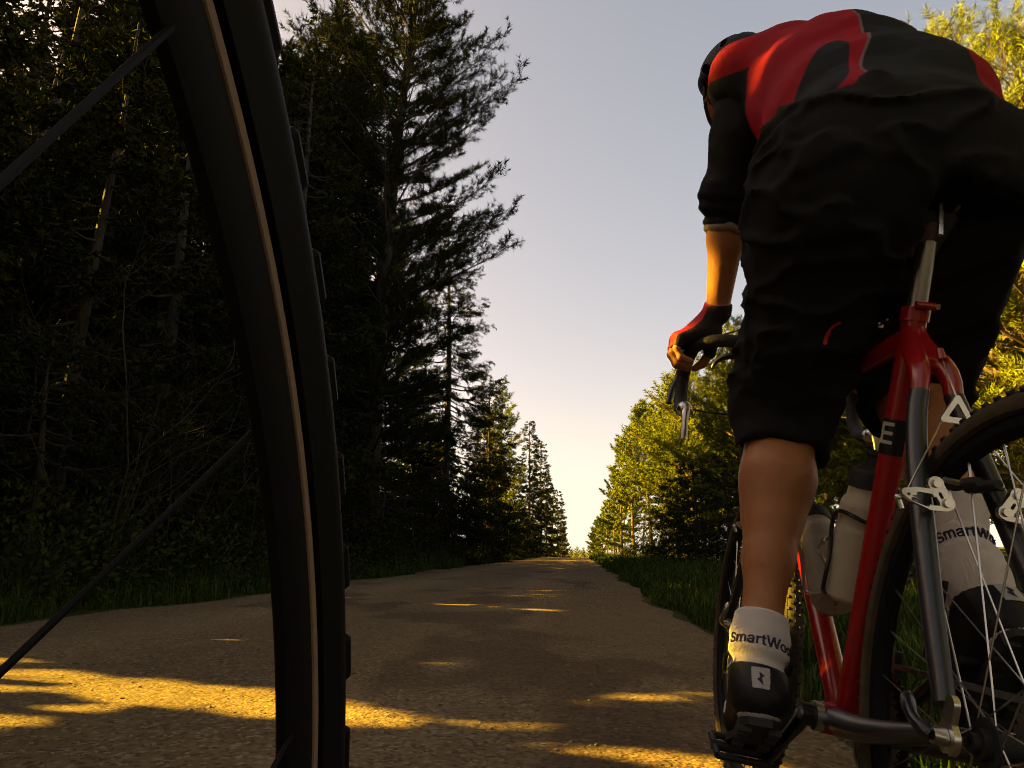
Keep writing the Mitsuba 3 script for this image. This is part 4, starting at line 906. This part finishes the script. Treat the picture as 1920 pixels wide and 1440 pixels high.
def conifer(kind, h, seed, dens=1.0, base=0.12, rad=None, nw=1.0, nn=12):
    """(trunk mesh, crown mesh of needles) standing at the origin"""
    r = np.random.default_rng(seed)
    pine = kind == 'pine'
    tr0 = 0.011 * h + 0.03
    bend = r.normal(size=2) * 0.015 * h
    zc = np.linspace(0, 1, 14); ctr = np.stack([bend[0] * zc ** 2 + 0.06 * np.sin(zc * 5 + seed), bend[1] * zc ** 2 + 0.06 * np.cos(zc * 4 + seed), zc * h], 1)
    trunk = tube(ctr, tr0 * (1 - zc * 0.93) + 0.008 + 0.5 * tr0 * np.exp(-zc * 40), 9)
    at = lambda t: np.stack([np.interp(t, zc, ctr[:, i]) for i in range(3)], -1)
    R = rad or (0.16 * h + 0.6 if pine else 0.12 * h + 0.5)
    nb = int((13 if pine else 17) * h ** 0.75 * dens)
    t = base + (1 - base) * ((np.arange(nb) + r.random(nb)) / nb) ** (0.9 if pine else 0.95); t = np.clip(t, 0, 0.992)
    u = (t - base) / (1 - base)
    prof = (np.sin(np.clip(u * 0.9 + 0.16, 0, 1) * PI) ** 0.7 if pine else (1 - u) ** 0.8 * (0.55 + 0.45 * np.minimum(1, u * 6)) + 0.03)
    L = R * prof * (0.55 + 0.6 * r.random(nb)) + 0.12
    az = np.arange(nb) * 2.399 + r.normal(size=nb) * 0.5
    el = (0.15 + 0.75 * u + r.normal(size=nb) * 0.16) if pine else (-0.32 + 0.75 * u ** 1.5 + r.normal(size=nb) * 0.1)
    d0 = np.stack([np.cos(az) * np.cos(el), np.sin(az) * np.cos(el), np.sin(el)], 1)
    P0 = at(t)
    curve = 0.35 if pine else 0.22
    def along(i, s):                       # point on primary branch i at s in 0..1
        q = P0[i] + d0[i] * (L[i] * s)[:, None]
        q[:, 2] += (curve * (s ** 2) * L[i] * 0.5 if pine else -0.12 * L[i] * np.sin(s * PI) + 0.10 * L[i] * s ** 2)
        return q
    segs = 4; bi = np.repeat(np.arange(nb), segs); sa = np.tile(np.arange(segs) / segs, nb)
    br0 = (0.010 + 0.012 * L[bi]) * (1 - sa); br1 = (0.010 + 0.012 * L[bi]) * (1 - sa - 1 / segs) + 0.002
    wood = [trunk, sticks(along(bi, sa), along(bi, sa + 1 / segs), br0, br1, 5)]
    ns = np.maximum(3, (L * (9 if pine else 9.5)).astype(int))
    si = np.repeat(np.arange(nb), ns)
    ss = np.concatenate([0.22 + 0.78 * (np.arange(k) + r.random(k)) / k for k in ns])
    sp = along(si, ss)
    side = np.where(r.random(len(si)) < 0.5, 1, -1)
    perp = unit(np.cross(d0[si], [0, 0, 1.0])) * side[:, None]
    sd = unit(d0[si] * (0.6 + 0.3 * r.random((len(si), 1))) + perp * (0.35 + 0.6 * r.random((len(si), 1))) + np.array([0, 0, 1.0]) * ((0.15 + 0.35 * r.random((len(si), 1))) if pine else (-0.28 + 0.2 * r.random((len(si), 1)))))
    sl = (0.22 + 0.30 * L[si] * (1.15 - ss)) * (0.6 + 0.8 * r.random(len(si)))
    if pine: sl = np.minimum(sl, 1.0)
    wood.append(sticks(sp, sp + sd * sl[:, None], 0.007, 0.003, 3))
    nt = np.maximum(2, (sl / (0.16 if pine else 0.11)).astype(int))
    ti = np.repeat(np.arange(len(si)), nt); tt = np.concatenate([0.3 + 0.7 * (np.arange(k) + r.random(k)) / k for k in nt])
    tb = sp[ti] + sd[ti] * (sl[ti] * tt)[:, None]
    td = unit(sd[ti] + r.normal(size=(len(ti), 3)) * (0.5 if pine else 0.32) + np.array([0, 0, 0.45 if pine else -0.12]))
    if pine: crown = needles(tb, td, 0.16 + 0.1 * r.random(len(tb)), nn, 0.15 * nw ** .5, 0.027 * nw, r, 0.75)
    else: crown = needles(tb, td, 0.17 + 0.1 * r.random(len(tb)), nn, 0.085 * nw ** .5, 0.030 * nw, r, 0.8, 0.15)
    return cat(*wood), crown
def place_mesh(m, x, y, rot, z=None, sc=1.0):
    c, s = math.cos(rot), math.sin(rot); v = m[0] * sc
    z0 = float(ground_z(np.array([x * 1.0]), np.array([y * 1.0]))[0]) - 0.04 if z is None else z
    return np.stack([v[:, 0] * c - v[:, 1] * s + x, v[:, 0] * s + v[:, 1] * c + y, v[:, 2] + z0], 1), m[1]
# real gaps between the branches: where the evening sun gets through to the road and the rider
GAPS = []
def gap(p, r): GAPS.append((np.asarray(p, float), r))
def thin(m):
    c = m[0][m[1]].mean(1); keep = np.ones(len(c), bool)
    for p, r in GAPS:
        d = c - p; t = d @ SUN; q = np.linalg.norm(d - t[:, None] * SUN, axis=1)
        keep &= ~((q < r * (1 + 0.006 * t)) & (t > 0.8))
    return m[0], m[1][keep]
CACHE, GROUPS = {}, {}
def tree(name, kind, h, x, y, seed, label, group=None, mat=None, thinned=False, **kw):
    key = free(name)
    h0 = (3.2 if h < 5 else 10.0) if group else h                     # trees that repeat are scaled copies of a few
    sc = h / h0
    if group: seed = seed % 2
    sk = (kind, h0, seed, tuple(sorted(kw.items())))
    if sk not in CACHE: CACHE[sk] = conifer(kind, h0, seed, **kw)
    wood, crown = CACHE[sk]
    rot = (x * 12.9898 + y * 78.233) % 6.283
    bk, lf = 'm_bark' if kind == 'pine' and mat is None else 'm_grey_bark', mat or ('m_pine' if kind == 'pine' else 'm_spruce')
    if thinned:
        w2, c2 = thin(place_mesh(wood, x, y, rot, sc=sc)), thin(place_mesh(crown, x, y, rot, sc=sc))
        thinned = len(c2[1]) < .997 * len(crown[1]) or len(w2[1]) < len(wood[1]) - 6
    if thinned:
        put(key + '__trunk', w2, bk); put(key + '__crown', c2, lf)
    else:
        if (sk, lf) not in GROUPS:
            GROUPS[sk, lf] = f'tree_shapes_{len(GROUPS):03d}'
            scene[GROUPS[sk, lf]] = {'type': 'shapegroup', 'trunk': mikit.ply(wood, bk), 'crown': mikit.ply(crown, lf)}
        z0 = float(ground_z(np.array([x * 1.0]), np.array([y * 1.0]))[0]) - 0.04
        scene[key] = {'type': 'instance', 'group': {'type': 'ref', 'id': GROUPS[sk, lf]}, 'to_world': T().translate([x, y, z0]).rotate([0, 0, 1], math.degrees(rot)).scale(sc)}
    say(key, label, 'tree', group)
# sun patches: on the road, the verge and the rider
for p, r in [((-2.9, 3.15), .13), ((-2.35, 2.85), .15), ((-2.3, 2.6), .10), ((-1.9, 2.68), .19), ((-1.5, 2.55), .20), ((-1.15, 2.43), .18), ((-.8, 2.30), .13), ((-2.2, 2.12), .10), ((-1.7, 2.3), .07), ((-2.1, 3.98), .08), ((-1.3, 7.0), .10), ((-.4, 6.45), .10), ((-2.3, 7.2), .08), ((-.72, 3.36), .06), ((-.1, 3.28), .055), ((-.67, 2.6), .07), ((-.3, 2.27), .08),
             ((.18, 2.74), .07), ((.02, 2.02), .09), ((.3, 1.92), .10), ((-1.9, 2.1), .10), ((1.95, 3.0), .14), ((1.9, 2.2), .10), ((2.4, 11.0), .4), ((1.5, 4.6), .1)]:
    gap((p[0], p[1], 0.02), r)
for p, r in [((-.215, .39, 1.13), .065), ((-.28, .48, .965), .085), ((-.15, .05, 1.45), .05), ((-.15, -.0, .335), .045), ((-.02, .2, .50), .06), ((-.02, .02, .305), .06), ((-.02, -.13, .73), .05), ((-.02, .28, .45), .06), ((-.05, .7, .25), .08)]:
    gap(BW(np.array(p)), r)
rg_ = np.random.default_rng(99)
for _ in range(40):
    gap((4.75 + rg_.normal() * .9, 7.5 + rg_.normal() * .8, 2.6 + 6.5 * rg_.random()), .38 + .25 * rg_.random())
for z_ in (4.6, 5.6, 6.6): gap((4.9, 20.5, z_), .75)
LG = 'shaded trees in the left row'
DK = 'm_dark_pine'
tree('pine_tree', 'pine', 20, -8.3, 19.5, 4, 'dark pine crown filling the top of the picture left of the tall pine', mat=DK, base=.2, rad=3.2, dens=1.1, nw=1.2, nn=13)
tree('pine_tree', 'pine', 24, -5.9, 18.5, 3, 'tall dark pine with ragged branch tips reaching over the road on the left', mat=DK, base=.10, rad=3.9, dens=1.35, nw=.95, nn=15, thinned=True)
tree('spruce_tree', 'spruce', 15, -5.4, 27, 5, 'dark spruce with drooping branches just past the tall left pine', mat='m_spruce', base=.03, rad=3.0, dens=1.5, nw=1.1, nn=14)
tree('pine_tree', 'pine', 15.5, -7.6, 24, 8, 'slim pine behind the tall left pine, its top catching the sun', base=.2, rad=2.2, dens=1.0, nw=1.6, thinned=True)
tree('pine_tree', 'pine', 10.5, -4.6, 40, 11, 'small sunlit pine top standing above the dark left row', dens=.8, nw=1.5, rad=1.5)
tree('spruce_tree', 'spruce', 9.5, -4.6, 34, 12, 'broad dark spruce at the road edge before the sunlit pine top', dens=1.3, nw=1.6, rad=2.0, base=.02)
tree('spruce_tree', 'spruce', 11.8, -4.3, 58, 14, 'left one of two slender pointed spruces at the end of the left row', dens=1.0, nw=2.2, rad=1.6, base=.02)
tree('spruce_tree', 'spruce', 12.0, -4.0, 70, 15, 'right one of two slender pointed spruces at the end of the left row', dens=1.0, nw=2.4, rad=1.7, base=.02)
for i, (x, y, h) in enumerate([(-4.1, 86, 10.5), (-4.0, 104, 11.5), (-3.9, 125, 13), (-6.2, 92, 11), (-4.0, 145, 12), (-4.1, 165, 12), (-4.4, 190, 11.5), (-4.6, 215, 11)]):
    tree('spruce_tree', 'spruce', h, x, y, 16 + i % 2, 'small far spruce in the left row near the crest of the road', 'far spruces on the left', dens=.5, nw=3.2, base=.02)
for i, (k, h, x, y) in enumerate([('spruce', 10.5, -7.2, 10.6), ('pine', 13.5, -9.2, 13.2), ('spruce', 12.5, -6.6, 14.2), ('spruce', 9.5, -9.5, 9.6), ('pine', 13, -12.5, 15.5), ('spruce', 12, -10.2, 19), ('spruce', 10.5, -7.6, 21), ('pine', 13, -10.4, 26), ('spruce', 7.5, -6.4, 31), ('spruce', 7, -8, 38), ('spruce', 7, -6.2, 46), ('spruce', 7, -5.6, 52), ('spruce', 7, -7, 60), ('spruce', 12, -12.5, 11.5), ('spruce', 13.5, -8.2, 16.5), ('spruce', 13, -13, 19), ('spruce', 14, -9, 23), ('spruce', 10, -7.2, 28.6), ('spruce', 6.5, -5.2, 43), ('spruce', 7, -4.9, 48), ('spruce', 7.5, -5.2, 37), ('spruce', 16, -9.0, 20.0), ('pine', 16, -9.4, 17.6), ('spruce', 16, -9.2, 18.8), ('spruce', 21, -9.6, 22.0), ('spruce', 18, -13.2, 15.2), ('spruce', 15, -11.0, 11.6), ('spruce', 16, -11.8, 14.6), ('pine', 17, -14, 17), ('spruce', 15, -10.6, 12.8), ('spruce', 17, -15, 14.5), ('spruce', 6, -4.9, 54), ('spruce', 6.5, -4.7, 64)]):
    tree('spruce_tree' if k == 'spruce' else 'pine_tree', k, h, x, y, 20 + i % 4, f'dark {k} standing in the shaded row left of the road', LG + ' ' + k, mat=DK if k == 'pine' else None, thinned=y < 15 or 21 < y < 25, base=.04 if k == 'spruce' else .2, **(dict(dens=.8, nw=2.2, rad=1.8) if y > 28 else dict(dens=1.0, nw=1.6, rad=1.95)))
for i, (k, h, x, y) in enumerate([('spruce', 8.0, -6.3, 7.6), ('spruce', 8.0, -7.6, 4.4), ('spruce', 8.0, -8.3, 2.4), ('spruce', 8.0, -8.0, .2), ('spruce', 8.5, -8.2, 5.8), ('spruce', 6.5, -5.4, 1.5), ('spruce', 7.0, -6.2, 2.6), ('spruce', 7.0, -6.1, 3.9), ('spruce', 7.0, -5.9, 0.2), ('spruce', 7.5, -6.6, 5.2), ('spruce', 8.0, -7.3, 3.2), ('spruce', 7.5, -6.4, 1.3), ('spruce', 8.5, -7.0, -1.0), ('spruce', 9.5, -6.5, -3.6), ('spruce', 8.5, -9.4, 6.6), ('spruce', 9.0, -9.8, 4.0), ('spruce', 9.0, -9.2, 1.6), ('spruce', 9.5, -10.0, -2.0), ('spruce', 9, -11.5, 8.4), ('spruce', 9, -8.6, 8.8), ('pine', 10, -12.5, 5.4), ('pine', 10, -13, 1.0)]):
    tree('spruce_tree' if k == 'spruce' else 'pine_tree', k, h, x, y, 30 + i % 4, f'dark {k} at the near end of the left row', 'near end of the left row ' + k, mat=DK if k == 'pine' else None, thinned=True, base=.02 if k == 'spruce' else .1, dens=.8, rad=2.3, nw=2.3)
RG = 'sunlit pines on the right'
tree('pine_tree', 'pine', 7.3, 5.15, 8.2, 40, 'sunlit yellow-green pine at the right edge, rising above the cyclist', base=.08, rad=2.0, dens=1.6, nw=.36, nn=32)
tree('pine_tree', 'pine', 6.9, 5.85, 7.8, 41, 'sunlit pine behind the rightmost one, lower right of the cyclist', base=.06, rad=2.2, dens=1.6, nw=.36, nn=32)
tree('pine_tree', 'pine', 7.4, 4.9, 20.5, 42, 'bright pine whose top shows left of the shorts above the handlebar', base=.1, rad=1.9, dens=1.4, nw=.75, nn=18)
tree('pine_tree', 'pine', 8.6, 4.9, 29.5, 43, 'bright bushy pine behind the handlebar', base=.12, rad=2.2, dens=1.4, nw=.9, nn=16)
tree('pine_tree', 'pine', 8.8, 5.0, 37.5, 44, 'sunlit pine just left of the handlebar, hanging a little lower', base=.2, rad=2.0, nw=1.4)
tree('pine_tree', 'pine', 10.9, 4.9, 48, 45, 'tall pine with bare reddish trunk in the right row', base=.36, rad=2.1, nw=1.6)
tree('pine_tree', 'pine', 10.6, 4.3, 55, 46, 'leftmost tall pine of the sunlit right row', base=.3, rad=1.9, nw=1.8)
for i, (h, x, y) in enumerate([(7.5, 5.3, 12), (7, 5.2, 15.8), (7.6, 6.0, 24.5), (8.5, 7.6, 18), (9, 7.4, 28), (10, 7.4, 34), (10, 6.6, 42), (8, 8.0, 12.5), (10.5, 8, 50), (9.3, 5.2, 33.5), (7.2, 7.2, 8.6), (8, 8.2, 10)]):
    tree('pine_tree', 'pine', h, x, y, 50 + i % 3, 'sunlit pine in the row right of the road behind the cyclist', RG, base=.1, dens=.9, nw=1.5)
for i, (h, x, y) in enumerate([(9.5, 4.0, 66), (9, 3.9, 78), (7.5, 3.6, 90), (7, 3.4, 104), (8, 3.3, 125), (8, 5.5, 84), (9, 5.8, 110), (9, 3.6, 145), (8.5, 4.0, 165), (8, 4.2, 190), (6.4, -3.0, 216), (6.6, -.8, 222), (6.2, 1.2, 218), (6.8, 3.0, 224), (6.5, 5.2, 220)]):
    tree('pine_tree', 'pine', h, x, y, 54 + i % 2, 'small far sunlit pine in the right row near the crest', 'far pines on the right', base=.06, dens=.42, nw=3.0)
for i, (h, x, y) in enumerate([(3.6, 4.0, 24), (3.0, 3.7, 21), (4.2, 4.4, 31), (3.4, 3.9, 27.5), (2.8, 3.6, 17), (3.8, 4.2, 35), (3.2, 3.8, 41)]):
    tree('young_spruce', 'spruce', h, x, y, 60 + i % 3, 'dark young spruce at the foot of the sunlit right row', 'young spruces on the right', base=.02, dens=1.1, rad=1.15, nw=1.2)
for i, (h, x, y) in enumerate([(3.0, -5.7, 9.2), (2.4, -5.5, 12.0), (3.4, -5.6, 15.2), (2.6, -5.3, 21.5), (3.0, -5.2, 24.5), (2.6, -5.5, 6.3), (3.2, -5.0, 31), (3.0, -4.8, 35.5), (3.2, -4.9, 39), (3.4, -4.7, 45), (3.2, -4.6, 51), (3.4, -4.5, 57), (3.4, -4.4, 63), (2.8, -5.4, 18.2), (2.5, -5.2, 27.8)]):
    tree('young_spruce', 'spruce', h, x, y, 60 + i % 3, 'dark young spruce at the foot of the shaded left row', 'young spruces on the left', base=.02, dens=1.1, rad=1.15, nw=1.2, thinned=y < 14)
for i, (k, h, x, y) in enumerate([('pine', 11, 6.2, 3.0), ('pine', 10, 5.2, 0.5), ('pine', 11, 4.8, -3.2), ('pine', 12, 5.4, -7.5), ('pine', 12, 4.2, -12), ('pine', 12, 1.5, -19), ('pine', 12, -2.0, -21), ('pine', 12, -5.2, -18), ('pine', 12, 9.0, 1.6), ('pine', 12, 8, -5), ('spruce', 11, -6.6, -6.6), ('spruce', 11, -6.4, -10), ('spruce', 11, -6.6, -14), ('spruce', 12, -9.5, -8)]):
    tree('spruce_tree' if k == 'spruce' else 'pine_tree', k, h, x, y, 50 + i % 3 if k == 'pine' else 33, f'{k} standing beside the road behind the camera', 'trees behind the camera ' + k, base=.04 if k == 'spruce' else .1, dens=.7, nw=2.2)
for i in range(34):
    rr_ = np.random.default_rng(300 + i); x, y = -13.5 - 13 * rr_.random(), 13 + 58 * (i + rr_.random()) / 34
    tree('spruce_tree', 'spruce', (10.5, 12.0, 13.0)[i % 3] if y > 21 else (16.0, 17.0)[i % 2], x, y, 33 if i % 2 else 31, 'dark spruce deep in the forest left of the road', 'forest trees deep on the left', base=.02, dens=.8, nw=2.3, rad=2.3)
for i in range(12):
    rr_ = np.random.default_rng(400 + i); x, y = 9 + 8 * rr_.random(), 12 + 40 * (i + rr_.random()) / 12
    tree('pine_tree', 'pine', 11, x, y, 51, 'pine deep in the forest right of the road', 'forest trees deep on the right', base=.1, dens=.7, nw=2.2)
# bare shrubs on the left
def bare_shrub(name, x, y, h, seed, label):
    r = np.random.default_rng(seed); k = free(name); segs = []
    def grow(p, d, L, rad, lev):
        n = 5; pts = [p]
        for i in range(n):
            d = unit(d + r.normal(size=3) * .10 + np.array([0, 0, .05 if lev == 0 else .02])); pts.append(pts[-1] + d * L / n)
        segs.append((tube(pts, np.linspace(rad, rad * .45, n + 1), 5 if lev < 2 else 3), lev))
        if lev < 3:
            for _ in range(4 if lev < 2 else 3):
                j = r.integers(1, n + 1); a = unit(np.cross(d, r.normal(size=3)))
                grow(pts[j], unit(d * .75 + a * .75 + np.array([0, 0, .15])), L * (.45 + .25 * r.random()), rad * .5, lev + 1)
    for i in range(6):
        a = r.random() * 6.28; grow(np.array([.15 * math.cos(a), .15 * math.sin(a), 0]), unit(np.array([.45 * math.cos(a), .45 * math.sin(a), 1])), h * (.7 + .4 * r.random()), .016, 0)
    put(k + '__stem', place_mesh(cat(*[s for s, l in segs if l < 2]), x, y, 0), 'm_grey_bark', 40); put(k + '__twigs', place_mesh(cat(*[s for s, l in segs if l >= 2]), x, y, 0), 'm_grey_bark')
    say(k + '__twigs', kind='stuff'); say(k, label, 'shrub')
bare_shrub('bare_shrub', -5.3, 7.0, 2.6, 71, 'leftmost bare grey-stemmed shrub in front of the dark left trees')
bare_shrub('bare_shrub', -5.4, 8.6, 2.9, 72, 'bare forking shrub second from the left edge, left of the wheel')
bare_shrub('bare_shrub', -5.2, 10.4, 2.6, 73, 'bare shrub just left of the near wheel')
bare_shrub('bare_shrub', -5.0, 15.0, 2.0, 74, 'thin bare shrub right of the near wheel at the foot of the tall pine')
def leafy_bush(name, x, y, h, seed, label, group=None):
    r = np.random.default_rng(seed); k = free(name); n = int(1300 * h)
    p = r.normal(size=(n, 3)) * np.array([.42, .42, .30]) * h; p[:, 2] = np.abs(p[:, 2] + .40 * h)
    d = unit(p - np.array([0, 0, .1 * h]) + r.normal(size=(n, 3)) * .3); w = unit(np.cross(d, r.normal(size=(n, 3)))) * .022; L = .055 + .04 * r.random((n, 1))
    v = np.stack([p, p + d * L * .5 + w, p + d * L, p + d * L * .5 - w], 1).reshape(-1, 3); i = np.arange(n)[:, None] * 4
    f = np.vstack([i + np.array([[0, 1, 2]]), i + np.array([[0, 2, 3]])])
    g = r.normal(size=(40, 3)) * np.array([.3, .3, .1]) * h; g[:, 2] = .75 * h * (.5 + .5 * r.random(40))
    put(k + '__leaves', place_mesh((v, f), x, y, 0), 'm_leaf'); say(k + '__leaves', kind='stuff')
    put(k + '__stem', place_mesh(sticks(g * np.array([.1, .1, 0]), g, .008, .003, 4), x, y, 0), 'm_grey_bark'); say(k, label, 'bush', group)
for i, (x, y, h) in enumerate([(-4.9, 5.6, .9), (-5.1, 6.8, 1.0), (-4.9, 8.2, .8), (-5.2, 10, 1.0), (-4.9, 13, .9), (-5.0, 17, 1.0), (-4.9, 22, .9)]):
    leafy_bush('low_bush', x, y, h, 80 + i, 'low leafy bush in the dark verge on the left', 'low bushes on the left verge')
for i, (x, y, h) in enumerate([(3.3, 30, 1.0), (3.4, 45, 1.3), (3.5, 9, .9), (3.3, 13, .8)]):
    leafy_bush('low_bush', x, y, h, 90 + i, 'low leafy bush at the back of the right verge', 'low bushes on the right verge')
# grass
def grass(n, xf, y0, y1, hmin, hmax, seed, pw=1.6):
    r = np.random.default_rng(seed)
    y = y0 + (y1 - y0) * r.random(n) ** pw; x = xf(y, r.random(n))
    cl = meshkit.fbm(np.stack([x * 2.2, y * 2.2, 0 * x], -1), 2, seed)
    h = (hmin + (hmax - hmin) * r.random(n) ** 1.5) * np.clip(cl * 2.2 - .2, .25, 1.5)
    a = r.random(n) * 6.28; lean = .15 + .5 * r.random(n); d = np.stack([np.cos(a), np.sin(a)], 1)
    w = (.0022 + .0028 * r.random(n)) * (1 + np.maximum(0, y - 5) * .10); pz = np.stack([-d[:, 1], d[:, 0], 0 * a], 1) * w[:, None]
    z = ground_z(x, y) - .01; b0 = np.stack([x, y, z], 1); D = np.c_[d, 0 * a]
    m1 = b0 + D * (h * lean * .3)[:, None] + np.array([0, 0, 1.]) * (h * .55)[:, None]; tp = b0 + D * (h * lean)[:, None] + np.array([0, 0, 1.]) * (h * (1 - .35 * lean))[:, None]
    v = np.stack([b0 - pz, b0 + pz, m1 + pz * .8, m1 - pz * .8, tp], 1).reshape(-1, 3); i = np.arange(n)[:, None] * 5
    return v, np.vstack([i + np.array([[0, 1, 2]]), i + np.array([[0, 2, 3]]), i + np.array([[3, 2, 4]])])
put('grass', cat(grass(44000, lambda y, t: edge_r(y) - .02 + (3.6 - .9) * t ** 1.25, .6, 12, .05, .24, 5, 1.3), grass(22000, lambda y, t: edge_r(y) - .02 + 2.9 * t, 12, 62, .12, .32, 6, 1.4), grass(30000, lambda y, t: edge_l(y) + .03 - 2.4 * t ** 1.2, 3.2, 16, .10, .45, 7, 1.3), grass(16000, lambda y, t: edge_l(y) + .03 - 2.2 * t, 16, 64, .2, .6, 8, 1.4)), 'm_grass')
say('grass', 'long green grass on the verges along both sides of the dirt road', 'grass', kind='stuff')
